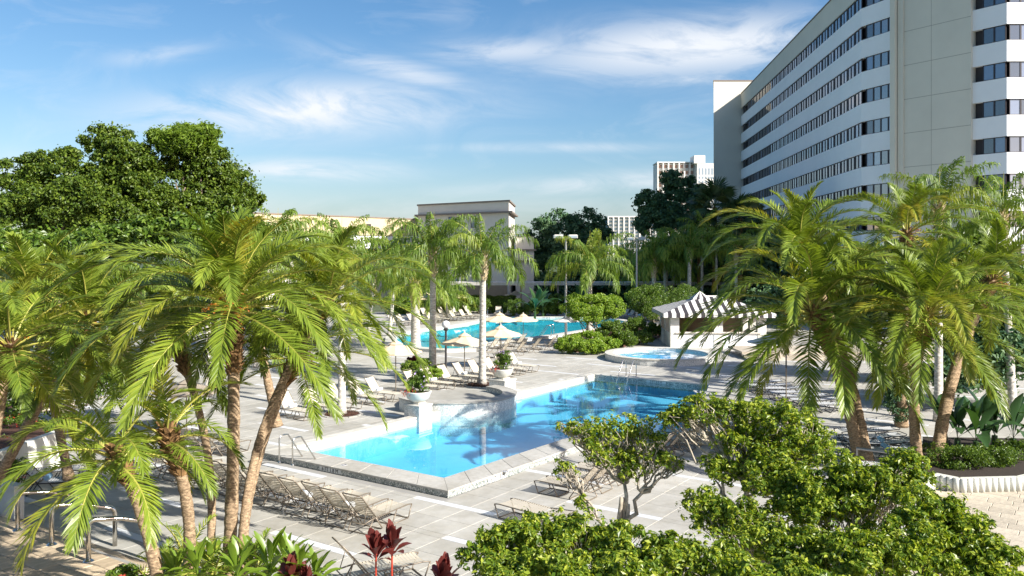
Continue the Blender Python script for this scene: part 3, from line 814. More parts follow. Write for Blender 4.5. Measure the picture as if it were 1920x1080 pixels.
# ---------------------------------------------------------------- far pool
pool2 = empty('swimming_pool', (POOL2[3][0], POOL2[3][1], 0))
tag(pool2, 'far winding swimming pool behind the umbrellas, deep teal water', 'pool')
def P2(p): return (p[0] - pool2.location.x, p[1] - pool2.location.y)
basin('basin', POOL2, lambda p: -0.6, M['plaster_teal'], M['plaster_teal'], pool2, P2, 0.0)
waterline(POOL2, pool2, P2, -0.2, 0.16, M['mosaic_light'], 0.006)
flat_poly('water', offset(POOL2, -0.01), 0.05, M['water_far'], pool2, P2)
coping(POOL2, POOL2_OUT, lambda i: M['coping_white'], pool2, P2, 0.155, 0.20, seg=1.6, riser=M['mosaic_light'])
p = on_line(POOL2_OUT[15], POOL2_OUT[16], 1032)
for px in (1030,):
    a = Vector(POOL2[15]).lerp(Vector(POOL2[16]), 0.3)
    marking('3 FT 0.9 M', Vector((a.x, a.y - .02, 0.10)), math.atan2(Vector(POOL2[15])[1] - POOL2[16][1], POOL2[15][0] - POOL2[16][0]), pool2, 0.2, 1.3, 0.10)

# ---------------------------------------------------------------- spa
spa = empty('hot_tub', (SPA_C.x, SPA_C.y, 0))
tag(spa, 'round raised hot tub with bubbling blue water beside the striped kiosk', 'hot tub')
def P3_(p): return (p[0] - SPA_C.x, p[1] - SPA_C.y)
basin('basin', SPA, lambda p: -0.35, M['plaster'], M['plaster'], spa, P3_, 0.0)
waterline(SPA, spa, P3_, -0.1, 0.32, M['mosaic_light'])
flat_poly('water', offset(SPA, -0.008), 0.22, M['water_spa'], spa, P3_)
coping(SPA, SPA_OUT, lambda i: M['coping_white'], spa, P3_, 0.322, 0.38, seg=1.0, riser=M['mosaic_light'])
marking('3 FT 0.9 M', Vector((SPA_C.x + .6, SPA_C.y + SPA_R - 0.14, 0.275)), 0, spa, 0.14, 0.9, 0.085)

# ---------------------------------------------------------------- travertine landing with steps (bottom left) and plaza (bottom right)
def stone_floor(parent, poly, z, h, size_u, size_v, limit, seed, ang=UANG, org=(0, 0, 0), mat='travertine'):
    rnd = random.Random(seed); cen = sum((Vector((p[0], p[1], 0)) for p in poly), Vector()) / len(poly)
    c, s = math.cos(ang), math.sin(ang); U = Vector((c, s, 0)); V = Vector((-s, c, 0)); made = 0
    meshes = {}
    for i in range(-30, 31):
        off = rnd.uniform(0, size_v * 2)
        vv = -30 * size_v
        while vv < 30 * size_v:
            w = rnd.choice((0.6, 1.0, 1.0, 1.5)) * size_v
            p = cen + U * (i * size_u) + V * (vv + off + w / 2); vv += w
            if not inside((p.x, p.y), poly): continue
            if not (-60 < CX + F * p.x / max(p.y, 1) < 1980 and HY + F * (H - z) / max(p.y, 1) < 1120): continue
            if made >= limit: continue
            key = round(w, 3)
            if key not in meshes:
                mb = MB(); mb.box(-size_u / 2 + .006, size_u / 2 - .006, -w / 2 + .006, w / 2 - .006, -h, 0, bev=.01); meshes[key] = mb.mesh('stone', M[mat])
            link('stone', meshes[key], parent, p - Vector(org) + Vector((0, 0, z + rnd.uniform(-.003, .003))), (0, 0, ang)); made += 1
landing = MB(); landing.prism(LANDING_P, -0.02, 0.262); landing = landing.build('landing', M['grout'])
tag(landing, 'raised tan travertine landing', kind='structure')
stone_floor(landing, LANDING_P, 0.30, 0.045, 0.42, 0.55, 290, 5)
steps = empty('steps', LANDING[0]); tag(steps, 'travertine step down from the landing to the deck beside the metal handrails', 'steps')
e0, e1 = LANDING[0], LANDING[1]; dv = (e1 - e0); Ls = dv.length; dv.normalize(); nrm = Vector((-dv.y, dv.x, 0))
k = 0; t = 0.0; rnd = random.Random(3)
while t < Ls:
    w = rnd.uniform(.6, 1.1); mb = MB(); a = e0 + dv * (t + .004) - e0; b = e0 + dv * min(t + w, Ls) - e0
    pts = [a + nrm * 0.01, b + nrm * 0.01, b + nrm * 0.36, a + nrm * 0.36]
    mb.prism([(p.x, p.y) for p in pts], 0.0, 0.15); mb.build('stone', M['travertine'], steps); t += w
steps.location.z = 0.0
plaza = MB(); plaza.prism(PLAZA_P, -0.02, 0.004); plaza = plaza.build('plaza', M['grout']); tag(plaza, 'cream travertine paving', kind='structure')
stone_floor(plaza, PLAZA_P, 0.03, 0.028, 0.45, 0.6, 290, 8, mat='travertine_pale')

# ---------------------------------------------------------------- HOTEL
hotel = empty('hotel', (36, 90, 0)); HO = hotel.location
tag(hotel, 'eight storey white hotel with dark window bands and a tall beige wall', 'hotel')
def W(x, y, z=0): return Vector((x, y, z)) - HO
HP = {'far': (37.36, 137.4), 'a': (31.9, 77.0), 'b': (33.3, 73.06), 'c': (36.9, 67.5), 'd': (38.35, 65.3), 'e': (66.0, 65.3)}
bands = [11.7 + 2.9 * k for k in range(-3, 7)]      # window sills
WH = 1.25
def seg_frame(a, b):
    a = Vector((*a, 0)); b = Vector((*b, 0)); d = (b - a); L = d.length; d.normalize(); return a, d, L, math.atan2(d.y, d.x)
def wall_box(a, b, z0, z1, t0, t1, name, mat, ext0=0.0, ext1=0.0):
    """a slab along a-b; t0..t1: from outer face (0) inwards"""
    A, d, L, ang = seg_frame(a, b); mb = MB(); mb.box(-ext0, L + ext1, t0, t1, z0, z1)
    return mb.build(name, mat, hotel, loc=A - HO, rz=ang)
# outer walls run from far to near to right, so the outside is on their right-hand side (-y of the local frame)
segs = [('far', 'a'), ('a', 'b'), ('d', 'e'), ('c', 'd')]
core = [HP['far'], HP['a'], HP['b'], HP['c'], HP['d'], HP['e'], (66, 137.4)]
inner = [(p.x, p.y) for p in offset(core, -0.45)]
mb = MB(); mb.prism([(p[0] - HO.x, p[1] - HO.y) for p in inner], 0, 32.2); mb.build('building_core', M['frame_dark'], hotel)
for s in segs:
    a, b = HP[s[0]], HP[s[1]]
    for i, zb in enumerate(bands):
        z0 = 0 if i == 0 else bands[i - 1] + WH
        wall_box(a, b, z0, zb, 0, 0.44, 'spandrel', M['hotel_white'])
    main = s[0] in ('far', 'a')
    wall_box(a, b, bands[-1] + WH, 32.7 if main else 36, 0, 0.44, 'parapet', M['hotel_beige'])
    wall_box(a, b, 32.7 if main else 36, 32.85 if main else 36.15, -0.06, 0.5, 'roof_edge', M['taupe_trim'])
wall_box(HP['b'], HP['c'], 0, 36, -0.25, 0.5, 'blank_wall', M['hotel_beige'], 0.0, 0.0)
A, d, L, ang = seg_frame(HP['b'], HP['c'])
mb = MB(); mb.box(-0.1, 0.35, -0.75, -0.26, 0, 36.2); mb.build('pilaster', M['hotel_beige'], hotel, loc=A - HO, rz=ang)
mb = MB(); mb.box(0.42, 0.9, -0.42, -0.26, 0, 36.1); mb.build('pilaster', M['hotel_beige'], hotel, loc=A - HO, rz=ang)
mb = MB()
for i, zb in enumerate(bands): mb.box(0.36, L, -0.256, -0.252, zb - .5, zb - .46)
mb.box(L * .5, L * .5 + .03, -0.2555, -0.2515, 0, 36); mb.build('wall_joint', M['hotel_joint'], hotel, loc=A - HO, rz=ang)
# windows
def window_mesh(w, dark=False):
    mb = MB(); f = 0.055; d0, d1 = 0.07, 0.16
    mb.box(0, w, d0, d1, 0, f); mb.box(0, w, d0, d1, WH - f, WH); mb.box(0, f, d0, d1, f, WH - f); mb.box(w - f, w, d0, d1, f, WH - f)
    mb.cur = 1
    mb.add([(f, d0 + .05, f), (w - f, d0 + .05, f), (w - f, d0 + .05, WH - f), (f, d0 + .05, WH - f)], [(0, 1, 2, 3)])
    return mb.mesh('window', [M['frame_dark'], M['glass_blue'] if dark else M['glass']])
wm = {}
wins = []
for s in segs:
    a, b = HP[s[0]], HP[s[1]]; A, d, L, ang = seg_frame(a, b)
    pat = [0.95, 0.95, 0.32] if s[0] == 'far' else [0.88]
    end = L - 0.12; start = 4.2 if s[0] == 'far' else 0.12
    for bi, zb in enumerate(bands):
        t = end; k = 0
        while True:
            w = pat[k % len(pat)]; k += 1
            if t - w < start: break
            t -= w
            dark = (s[0] == 'a' and k == 4) or w < .5 or (s[0] == 'c')
            wins.append((A + d * t + Vector((0, 0, zb)), ang, w, dark))
    if s[0] == 'far':
        for zb in bands: wins.append((A + d * 1.6 + Vector((0, 0, zb)), ang, 0.8, True))
def win_seen(w):
    p = w[0]; px = CX + F * p.x / p.y; py = HY - F * (p.z - H) / p.y
    return 1300 < px < 1935 and -25 < py < 480
seen = sorted([w for w in wins if win_seen(w)], key=lambda w: w[0].y - (0 if w[2] > .5 else -8))
near, rest = seen[:300], seen[300:] + [w for w in wins if not win_seen(w)]
def wmesh(w):
    k = (round(w[2], 2), w[3])
    if k not in wm: wm[k] = window_mesh(w[2], w[3])
    return wm[k]
for w in near: link('window', wmesh(w), hotel, w[0] - HO, (0, 0, w[1]))
tag(joined_copies('far_windows', [(tuple(w[0] - HO), w[1], wmesh(w)) for w in rest], [M['frame_dark'], M['glass'], M['glass_blue']], hotel), kind='stuff')
# end tower
TWP = [(32.9 - 36, 47.5), (16, 47.5), (16, 59), (35.75 - 36, 59)]
mb = MB(); mb.prism(TWP, 0, 34.8); mb.build('stair_tower', M['hotel_beige'], hotel)
mb = MB(); mb.prism(offset(TWP, .07), 34.802, 34.98); mb.build('roof_edge', M['taupe_trim'], hotel)

# ---------------------------------------------------------------- middle building with ledges and the beige block left of it
def face_box(o, a, b, depth, z0, z1, name, mat, out=0.0):
    """box whose front runs a->b (ground points), going back by depth"""
    A = Vector((*a, 0)); B = Vector((*b, 0)); d = (B - A).normalized(); n = Vector((-d.y, d.x, 0))
    ang = math.atan2(d.y, d.x); L = (B - A).length; mb = MB(); mb.box(-out, L + out, -out, depth, z0, z1)
    return mb.build(name, mat, o, loc=A - o.location, rz=ang)
ev = empty('banquet_building', (-6, 104, 0)); tag(ev, 'grey beige flat roofed building with a projecting ledge behind the queen palms', 'building')
fa, fb = (-12.2, 109.4), (-0.38, 100.0)
EP = [fa, fb, (0.36, 112.0), (-12.4, 122.0)]
def ev_prism(name, z0, z1, mat, out=0.0):
    mb = MB(); mb.prism([(p[0] - ev.location.x, p[1] - ev.location.y) for p in (offset(EP, out) if out else EP)], z0, z1); return mb.build(name, M[mat], ev)
ev_prism('lower_wall', 0, 11.55, 'grey_wall'); ev_prism('upper_wall', 11.75, 12.9, 'grey_wall')
ev_prism('ledge', 11.552, 11.748, 'taupe_trim', .45); ev_prism('roof_edge', 12.902, 13.08, 'taupe_trim', .15)
wa, wb = (0.45, 104.0), (2.7, 104.0)
for i, (z0, z1) in enumerate(((7.25, 8.75), (5.9, 7.05), (0, 5.7))):
    face_box(ev, wa, wb, 7, z0, z1, 'wing_wall', M['grey_wall'])
for z in (7.06, 5.71):
    face_box(ev, wa, wb, 7, z, z + .18, 'ledge', M['taupe_trim'], 0.3)
face_box(ev, wa, wb, 7, 8.752, 8.85, 'roof_edge', M['taupe_trim'], 0.05)
A, B = Vector((*fa, 0)), Vector((*fb, 0)); dd = (B - A).normalized()
for px, z0, z1, w in ((888, 9.9, 11.3, 0.85), (846, 9.9, 11.3, 0.85)):
    p = on_line(fa, fb, px); mb = MB(); f = .07
    mb.box(-w / 2, w / 2, -.06, .02, z0, z0 + f); mb.box(-w / 2, w / 2, -.06, .02, z1 - f, z1); mb.box(-w / 2, -w / 2 + f, -.06, .02, z0 + f, z1 - f); mb.box(w / 2 - f, w / 2, -.06, .02, z0 + f, z1 - f)
    o = mb.build('window', M['frame_dark'], ev, loc=p - ev.location, rz=math.atan2(dd.y, dd.x))
    mb = MB(); mb.add([(-w / 2 + f, -.03, z0 + f), (w / 2 - f, -.03, z0 + f), (w / 2 - f, -.03, z1 - f), (-w / 2 + f, -.03, z1 - f)], [(0, 1, 2, 3)]); mb.build('pane', M['glass_blue'], o)
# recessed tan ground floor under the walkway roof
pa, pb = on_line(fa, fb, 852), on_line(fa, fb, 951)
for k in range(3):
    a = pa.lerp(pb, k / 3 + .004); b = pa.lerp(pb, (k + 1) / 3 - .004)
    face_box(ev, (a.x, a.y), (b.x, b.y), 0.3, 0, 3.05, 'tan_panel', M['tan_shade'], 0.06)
for px, w in ((860, .9), (886, .5), (918, .6)):
    p = on_line(fa, fb, px); mb = MB(); mb.box(-w / 2, w / 2, -1.1, -.75, 3.85, 4.12, bev=.05); mb.bar((0, -.9, 3.6), (0, -.9, 3.86), .08, .08)
    mb.build('floodlight', M['floodlight'], ev, loc=p - ev.location)
bb = empty('beige_building', (-22, 112, 0)); tag(bb, 'long low building with cream upper wall and white lower wall left of the queen palms', 'building')
ba, bc = (-34.0, 100.0), (-13.5, 122.0)
face_box(bb, ba, bc, 10, 9.2, 11.6, 'upper_wall', M['beige_wall'])
face_box(bb, ba, bc, 10, 11.602, 11.75, 'roof_edge', M['taupe_trim'], 0.1)
face_box(bb, ba, bc, 10, 7.4, 9.1, 'white_wall', M['hotel_white'], 0.35)
face_box(bb, ba, bc, 10, 0, 7.3, 'lower_wall', M['grey_wall'])
face_box(bb, ba, bc, 10, 7.302, 7.398, 'ledge', M['taupe_trim'], 0.5)
p = on_line(ba, bc, 691); mb = MB(); mb.box(-.35, .35, -.12, 0, 10.3, 10.75); mb.build('vent', M['frame_dark'], bb, loc=p - bb.location, rz=rad(47))
# covered walkway
cw = empty('covered_walkway', (8, 95, 0)); tag(cw, 'long flat roofed walkway on posts crossing behind the far pool', 'walkway')
mb = MB(); mb.box(-15.2, 22, -1.6, 2.0, 3.28, 3.5); mb.build('roof', M['canvas_pale'], cw)
mb = MB(); mb.box(-15.25, 22.05, -1.66, -1.602, 3.2, 3.54); mb.build('fascia', M['coping'], cw)
for x in (-11.5, -7.0, -2.9, -0.1, 3.7, 7.6, 11.5, 15.4, 19.3):
    mb = MB(); mb.box(x - .11, x + .11, -1.3, -1.08, 0, 3.27); mb.build('post', M['taupe_trim'], cw)
# far hotels
def far_hotel(x0, x1, Y, ztop, fins, floors, label, recess, side=None, zbase=0):
    o = empty('hotel', ((x0 + x1) / 2, Y, 0)); tag(o, label, 'hotel'); ox = o.location.x
    mb = MB(); mb.box(x0 - ox, x1 - ox, 1.2, 22, 0, ztop - .5); mb.build('wall', M['far_blue'] if not recess else M['far_white'], o)
    fw = (x1 - x0) / fins
    for k in range(fins + 1):
        x = x0 + k * fw - ox; mb = MB(); mb.box(x - fw * .11, x + fw * .11, -1.6, 1.19, 0, ztop); mb.build('fin', M['far_white'], o)
    fh = floors
    z = ztop - .9; n = 0; sp = MB(); wn_ = MB()
    while z > 9:
        for k in range(fins):
            xa = x0 + k * fw + fw * .13 - ox; xb = xa + fw * .74
            wn_.box(xa + fw * .1, xb - fw * .1, 1.0, 1.18, z - fh * .62, z - fh * .12)
            sp.box(xa, xb, .75, 1.17, z - fh, z - fh * .68)
        z -= fh; n += 1
    tag(wn_.build('windows', M['far_pink'] if recess else M['far_white'], o), kind='stuff'); tag(sp.build('spandrels', M['far_white'] if recess else M['far_blue'], o), kind='stuff')
    mb = MB(); mb.box(x0 - ox - fw * .1, x1 - ox + fw * .1, -.6, 22, ztop + .002, ztop + .9); mb.build('roof', M['far_white'], o)
    return o
ft = far_hotel(121, 152, 700, 81.5, 7, 5.2, 'distant tall white hotel with pink recesses just left of the main hotel', True)
fx = ft.location.x
mb = MB(); mb.box(152.5 - fx, 175 - fx, -6.5, 40, 0, 80.5); mb.build('side_wing', M['far_white'], ft)
mb = MB(); mb.box(150 - fx, 159 - fx, -6.7, 10, 80.51, 87); mb.build('lift_house', M['far_white'], ft)
mb = MB()
for r in range(16):
    for k in range(7): mb.box(153.6 - fx + k * 2.6, 155.1 - fx + k * 2.6, -6.6, -6.42, 76.5 - r * 3.4 - (2.0 if r else 3.4), 76.5 - r * 3.4)
tag(mb.build('windows', M['far_glass'], ft), kind='stuff')
far_hotel(77.5, 120.0, 680, 35.5, 10, 2.95, 'distant low white hotel block with blue balconies above the palms', False)
bpy.context.view_layer.update()
# ================================================================ OBJECTS
# ---------------------------------------------------------------- sun loungers
def lounger_meshes(strap, metal, back_ang=52, key=''):
    d = {}
    ca, sa = math.cos(rad(back_ang)), math.sin(rad(back_ang))
    w = 0.31
    # straps of the seat
    mb = MB(); n = 17
    def strap_at(mb, p0, p1, q0, q1, sag, nrm):
        """band between two rails; p along first edge, q second"""
        vs = []; m = 4
        for e0, e1 in ((p0, p1), (q0, q1)):
            for k in range(m + 1):
                t = k / m; p = Vector(e0).lerp(Vector(e1), t) - Vector(nrm) * sag * math.sin(PI * t)
                vs.append(p)
        mb.add(vs, [(k, k + 1, m + 2 + k, m + 1 + k) for k in range(m)])
    for i in range(n):
        x0 = 0.03 + i * 0.0735; x1 = x0 + 0.054
        strap_at(mb, (x0, -w, .372), (x0, w, .372), (x1, -w, .372), (x1, w, .372), 0.03, (0, 0, 1))
    d['seat_sling'] = mb.mesh('seat_sling', strap, recalc=False)
    mb = MB(); n = 10
    for i in range(n):
        s0 = 0.04 + i * 0.0745; s1 = s0 + 0.055
        P = lambda s, y: (-s * ca, y, .36 + s * sa)
        strap_at(mb, P(s0, -w), P(s0, w), P(s1, -w), P(s1, w), 0.035, (sa, 0, ca))
    d['back_sling'] = mb.mesh('back_sling', strap, recalc=False)
    r = 0.0155
    mb = MB()
    for y in (-w, w):
        mb.tube([(-.45, y * 1.03, .30), (-.1, y * 1.03, .352), (.3, y * 1.03, .352), (1.22, y * 1.03, .365), (1.33, y * 1.03, .35), (1.37, y * 1.03, .31)], r, 6)
    mb.tube([(-.45, -w * 1.03, .30), (-.45, w * 1.03, .30)], r * .9, 6)
    d['frame'] = mb.mesh('frame', metal, True)
    mb = MB(); T = 0.79
    mb.tube([(0, -w, .36), (-T * ca * .5, -w, .36 + T * sa * .5 + .0), (-T * ca, -w, .36 + T * sa), (-T * ca - .045, -w * .86, .36 + T * sa + .035),
             (-T * ca - .045, w * .86, .36 + T * sa + .035), (-T * ca, w, .36 + T * sa), (-T * ca * .5, w, .36 + T * sa * .5), (0, w, .36)], r, 6)
    if back_ang > 10:
        for y in (-w * .9, w * .9): mb.tube([(-.42 * ca, y, .36 + .42 * sa), (-.40, y, .30)], r * .7, 5)
    d['back_frame'] = mb.mesh('back_frame', metal, True)
    def uleg(xt0, xb0, xb1=None, xt1=None):
        mb = MB(); y = w * 1.03
        if xb1 is None:
            mb.tube([(xt0, -y, .355), (xb0, -y, .04), (xb0, -y * .9, .016), (xb0, y * .9, .016), (xb0, y, .04), (xt0, y, .355)], r, 6)
        return mb.mesh('leg', metal, True)
    d['leg_a'] = uleg(-.10, -.30); d['leg_b'] = uleg(-.02, .22); d['leg_c'] = uleg(0.78, .60); d['leg_d'] = uleg(1.372, 1.24)
    # sledge bars joining the feet
    for k, y in enumerate((-w, w)):
        mb = MB(); mb.tube([(1.24, y, .016), (.60, y, .016)], r * .9, 6)
        d['foot_bar%d' % k] = mb.mesh('foot_bar', metal, True)
    return d
LM = {'cream': lounger_meshes(M['strap'], M['taupe_metal'], 52), 'taupe': lounger_meshes(M['strap_taupe'], M['taupe_metal'], 50),
      'dark': lounger_meshes(M['strap_grey'], M['dark_metal'], 48), 'flat': lounger_meshes(M['strap_grey'], M['dark_metal'], 4),
      'flat_taupe': lounger_meshes(M['strap_taupe'], M['taupe_metal'], 5)}
def lounger(kind, p, ang, label, group, small=False, z=0.0):
    o = empty('sun_lounger', (p[0], p[1], z), ang); tag(o, label, 'sun lounger', group)
    L = LM[kind]
    for k, me in L.items():
        link('leg' if k.startswith('leg') else 'foot_bar' if k.startswith('foot_bar') else k, me, o)
    return o
TOW = MB(); TOW.tube([(0, -.2, 0), (0, .2, 0)], [.062, .062], 12); 
TOW.tube([(0.02, -.19, -.02), (0.02, .19, -.02)], [.058, .058], 10)
TOW_ME = TOW.mesh('towel', M['towel']); smooth_sides(TOW_ME)
TB = TOW_ME.copy(); TB.materials[0] = M['towel_blue']
def towel(p, ang, label, blue=False, z=0.47, fwd=0.16, group='rolled towels on the sun loungers'):
    d = Vector((math.cos(ang), math.sin(ang), 0))
    o = link('rolled_towel', TB if blue else TOW_ME, None, Vector((p[0], p[1], z)) + d * fwd, (0, 0, ang + random.uniform(-.15, .15)))
    tag(o, label, 'towel', group); return o
random.seed(4)
ORD = ['first', 'second', 'third', 'fourth', 'fifth', 'sixth', 'seventh', 'eighth', 'ninth', 'tenth', 'eleventh', 'twelfth', 'thirteenth', 'fourteenth', 'fifteenth']
def row(kind, p0, step, n, ang, fmt, group, skip=(), towels=(), tfmt='', small=False, jit=0.06, blue=()):
    for i in range(n):
        if i in skip: continue
        p = Vector(p0) + Vector(step) * i + Vector((random.uniform(-jit, jit), random.uniform(-jit, jit), 0))
        a = ang + random.uniform(-.05, .05)
        lounger(kind, p, a, fmt % ORD[i], group, small)
        if i in towels: towel(p, a, tfmt % ORD[i], blue=i in blue)
aU = UANG; aVn = math.atan2(-VDIR.y, -VDIR.x); aVp = math.atan2(VDIR.y, VDIR.x)
# row with its backs to us, along the near left coping
row('taupe', on_ground(690, 992), VDIR * 0.80, 12, aU + .06, '%s taupe lounger from the right in the row along the near pool corner', 'taupe loungers lined up along the near pool, backs to the palms',
    towels=(1, 3), tfmt='white rolled towel on the %s lounger from the right in the near pool row')
# row half hidden by the bushes on the right
row('taupe', on_ground(1088, 935), UDIR * 1.02, 9, aVp, '%s lounger from the front in the row behind the thin branched bush', 'loungers facing the pool behind the bushes', skip=())
lounger('flat_taupe', on_ground(1020, 985), aVp - .1, 'flat lounger in leaf shade left of the thin branched bush', 'loungers facing the pool behind the bushes')
# long pale row beyond the pool's left edge
row('cream', on_ground(500, 790), UDIR * 1.28, 16, aVn, '%s cream lounger from the left in the long row beyond the near pool', 'cream loungers facing the near pool from its left edge',
    skip=(0, 6, 15), towels=(1, 3, 4, 5, 7, 8, 10, 12, 13, 14), tfmt='white rolled towel on the %s cream lounger from the left beside the near pool')
# row facing the far pool
row('taupe', on_ground(940, 672), UDIR * 1.9, 8, aVp + .15, '%s cream lounger from the left in the row turned towards the far pool', 'loungers with their backs to us beside the far pool umbrellas', small=True)
row('cream', on_ground(893, 664), UDIR * 1.7, 4, aVp, '%s pale lounger from the left behind the central palm trunk', 'pale loungers behind the palm trunk', skip=(0,), small=True)
# rows behind the far pool
b0, b1 = on_ground(735, 611), on_ground(884, 597)
row('cream', b0, (b1 - b0) / 9, 10, rad(-38), '%s white lounger from the left in the row beside the far pool', 'white loungers between the hedge and the far pool', towels=(1, 4), tfmt='white rolled towel on the %s white lounger under the hedge', jit=.15)
b0, b1 = on_ground(800, 595), on_ground(900, 588)
row('cream', b0, (b1 - b0) / 4, 5, rad(-45), '%s white lounger from the left in the back row against the hedge', 'white loungers in the back row against the hedge', jit=.2)
for px, lab in ((934, 'leftmost of four white loungers facing us across the far pool'), (956, 'second of four white loungers facing us across the far pool'), (990, 'third of four white loungers facing us across the far pool'), (1013, 'rightmost of four white loungers facing us across the far pool')):
    p = on_ground(px, 592); lounger('cream', p, rad(-95), lab, 'white loungers facing us across the far pool')
    towel(p, rad(-95), 'small rolled towel on the ' + lab.split(' facing')[0].replace('white loungers', 'loungers') + ' across the pool')
b0, b1 = on_ground(1168, 597), on_ground(1246, 602)
row('cream', b0, (b1 - b0) / 5, 6, rad(-150), '%s white lounger from the left under the topiary tree by the kiosk', 'white loungers between the topiary and the striped kiosk', jit=.2, towels=(1, 2), tfmt='blue towel roll on the %s lounger by the kiosk', blue=(1, 2))
# right side
row('flat', on_ground(1560, 772), Vector((-.15, 1.02, 0)), 7, rad(184), '%s grey flat lounger from the front left of the leaning palm trunks', 'grey flat loungers left of the leaning trunks')
row('flat', on_ground(1672, 862), Vector((.22, 1.0, 0)), 4, rad(183), '%s flat grey lounger from the front right of the leaning palm trunks', 'grey flat loungers right of the leaning trunks', towels=(0, 1), tfmt='blue rolled towel on the %s flat grey lounger by the banana bed', blue=(0, 1))
lounger('dark', on_ground(1668, 892), rad(178), 'grey lounger with raised back just above the bushes at right', 'grey flat loungers right of the leaning trunks')
# left side
lounger('dark', on_ground(78, 925), rad(12), 'black framed lounger in shade by the left white wall', 'black loungers by the left planter wall')
lounger('dark', on_ground(60, 905), rad(14), 'second black framed lounger behind the first by the left wall', 'black loungers by the left planter wall')
towel(on_ground(78, 925), rad(12), 'blue towel on the black lounger by the left wall', True)
row('taupe', on_ground(330, 842), VDIR * -.95, 3, aU, '%s lounger behind the low fan of fronds left of the clump trunks', 'loungers behind the left palm trunks')
lounger('taupe', on_ground(680, 1098), rad(30), 'lounger cut by the bottom edge of the picture below the row', 'lounger at the bottom edge')
# small drink tables
def side_table(p, label):
    o = empty('side_table', p); tag(o, label, 'side table', 'small round side tables among the loungers')
    mb = MB(); mb.lathe([(.001, .40), (.23, .40), (.24, .385), (.23, .37), (.001, .37)], 16); mb.build('table_top', M['taupe_metal'], o)
    for a in (0, 2.1, 4.2):
        mb = MB(); mb.tube([(.17 * math.cos(a), .17 * math.sin(a), .37), (.21 * math.cos(a), .21 * math.sin(a), 0)], .012, 6); mb.build('leg', M['taupe_metal'], o)
side_table(on_ground(822, 718), 'small round brown table left of the lounger under the umbrella')
side_table(on_ground(392, 925), 'small round brown table among the front loungers')
side_table(on_ground(985, 590), 'small table between the loungers across the far pool')

# ---------------------------------------------------------------- umbrellas
def umbrella_meshes(R, h, canvas, drop=0.5):
    d = {}; n = 8; mb = MB()
    def pt(r, a, z): return (r * math.cos(a), r * math.sin(a), z)
    vs = [pt(.10, 0, h)]; 
    rings = ((.16, h - .02), (R * .38, h - drop * .42), (R * .72, h - drop * .76), (R, h - drop))
    m = n * 2; vs = []; fs = []
    for r, z in rings:
        for k in range(m):
            a = 2 * PI * k / m; rr = r * (1 if k % 2 == 0 else .935); zz = z - (0 if k % 2 == 0 else .012 * r * 2)
            vs.append(pt(rr, a, zz))
    for i in range(3):
        for k in range(m): fs.append((i * m + k, i * m + (k + 1) % m, (i + 1) * m + (k + 1) % m, (i + 1) * m + k))
    # hanging hem
    for k in range(m):
        a = 2 * PI * k / m; vs.append(pt(R * (1.005 if k % 2 == 0 else .94), a, h - drop - .07 - (0 if k % 2 == 0 else .024 * R)))
    for k in range(m): fs.append((3 * m + k, 3 * m + (k + 1) % m, 4 * m + (k + 1) % m, 4 * m + k))
    mb.add(vs, fs); d['canopy'] = mb.mesh('canopy', canvas, recalc=False)
    mb = MB(); vs = []
    for r, z in ((.02, h + .12), (R * .28, h - drop * .22 + .02)):
        for k in range(m): vs.append(pt(r * (1 if k % 2 == 0 else .93), 2 * PI * k / m, z))
    mb.add(vs, [(k, (k + 1) % m, m + (k + 1) % m, m + k) for k in range(m)]); d['vent_cap'] = mb.mesh('vent_cap', canvas, recalc=False)
    mb = MB(); mb.tube([(0, 0, 0.05), (0, 0, h + .1)], .024, 8); d['pole'] = mb.mesh('pole', M['taupe_metal'])
    mb = MB(); mb.lathe([(.001, .07), (.20, .06), (.24, 0), (.001, 0)], 16); d['base'] = mb.mesh('base', M['dark_metal'])
    mb = MB(); mb.lathe([(.001, .12), (.03, .09), (.035, .05), (.02, 0)], 8, (0, 0, h + .1)); d['finial'] = mb.mesh('finial', M['canvas_pale'])
    for k in range(n):
        a = 2 * PI * k / n; mb = MB(); mb.tube([pt(.05, a, h - .06), pt(R * .98, a, h - drop - .03)], .009, 4); d['rib%d' % k] = mb.mesh('rib', M['taupe_metal'])
    return d
UM = {'beige': umbrella_meshes(1.28, 2.42, M['canvas'], .42), 'pale': umbrella_meshes(1.3, 2.35, M['canvas_pale'], .36), 'taupe': umbrella_meshes(1.4, 2.3, M['canvas_taupe'], .42), 'big': umbrella_meshes(1.9, 2.5, M['canvas'], .5)}
def umbrella(kind, px, py, label, rz=0.3, sc=1.0):
    """px, py: foot of the pole on the deck"""
    p = on_ground(px, py); o = empty('patio_umbrella', p, rz); tag(o, label, 'umbrella', 'canvas umbrellas round the pools'); o.scale = (sc,) * 3
    for k, me in UM[kind].items(): link('rib' if k.startswith('rib') else k, me, o)
umbrella('beige', 871, 712, 'beige umbrella between the two tall palm trunks, left of its twin')
umbrella('beige', 939, 690, 'beige umbrella just right of the lone tall palm trunk', 0.5, 1.0)
umbrella('beige', 742, 735, 'beige umbrella half hidden behind the tips of the big left palm', .1, 1.0)
umbrella('beige', 937, 652, 'cream umbrella standing at the near edge of the far pool, left one', .2, 1.0)
umbrella('beige', 981, 645, 'cream umbrella standing at the near edge of the far pool, right one', .7, .9)
umbrella('pale', 967, 585, 'pale umbrella across the far pool, left of two against the hedge', .2)
umbrella('pale', 1000, 585, 'pale umbrella across the far pool, right of two against the hedge', .5)
umbrella('big', 800, 592, 'broad beige umbrella behind the thick short palm trunk', .2, .95)
umbrella('big', 848, 588, 'broad beige umbrella in front of the bright hedge', .4, .95)
umbrella('pale', 1204, 597, 'small pale umbrella right of the round topiary', .1, .75)
umbrella('pale', 1062, 640, 'low pale umbrella at the right end of the far pool paving', .1, .8)
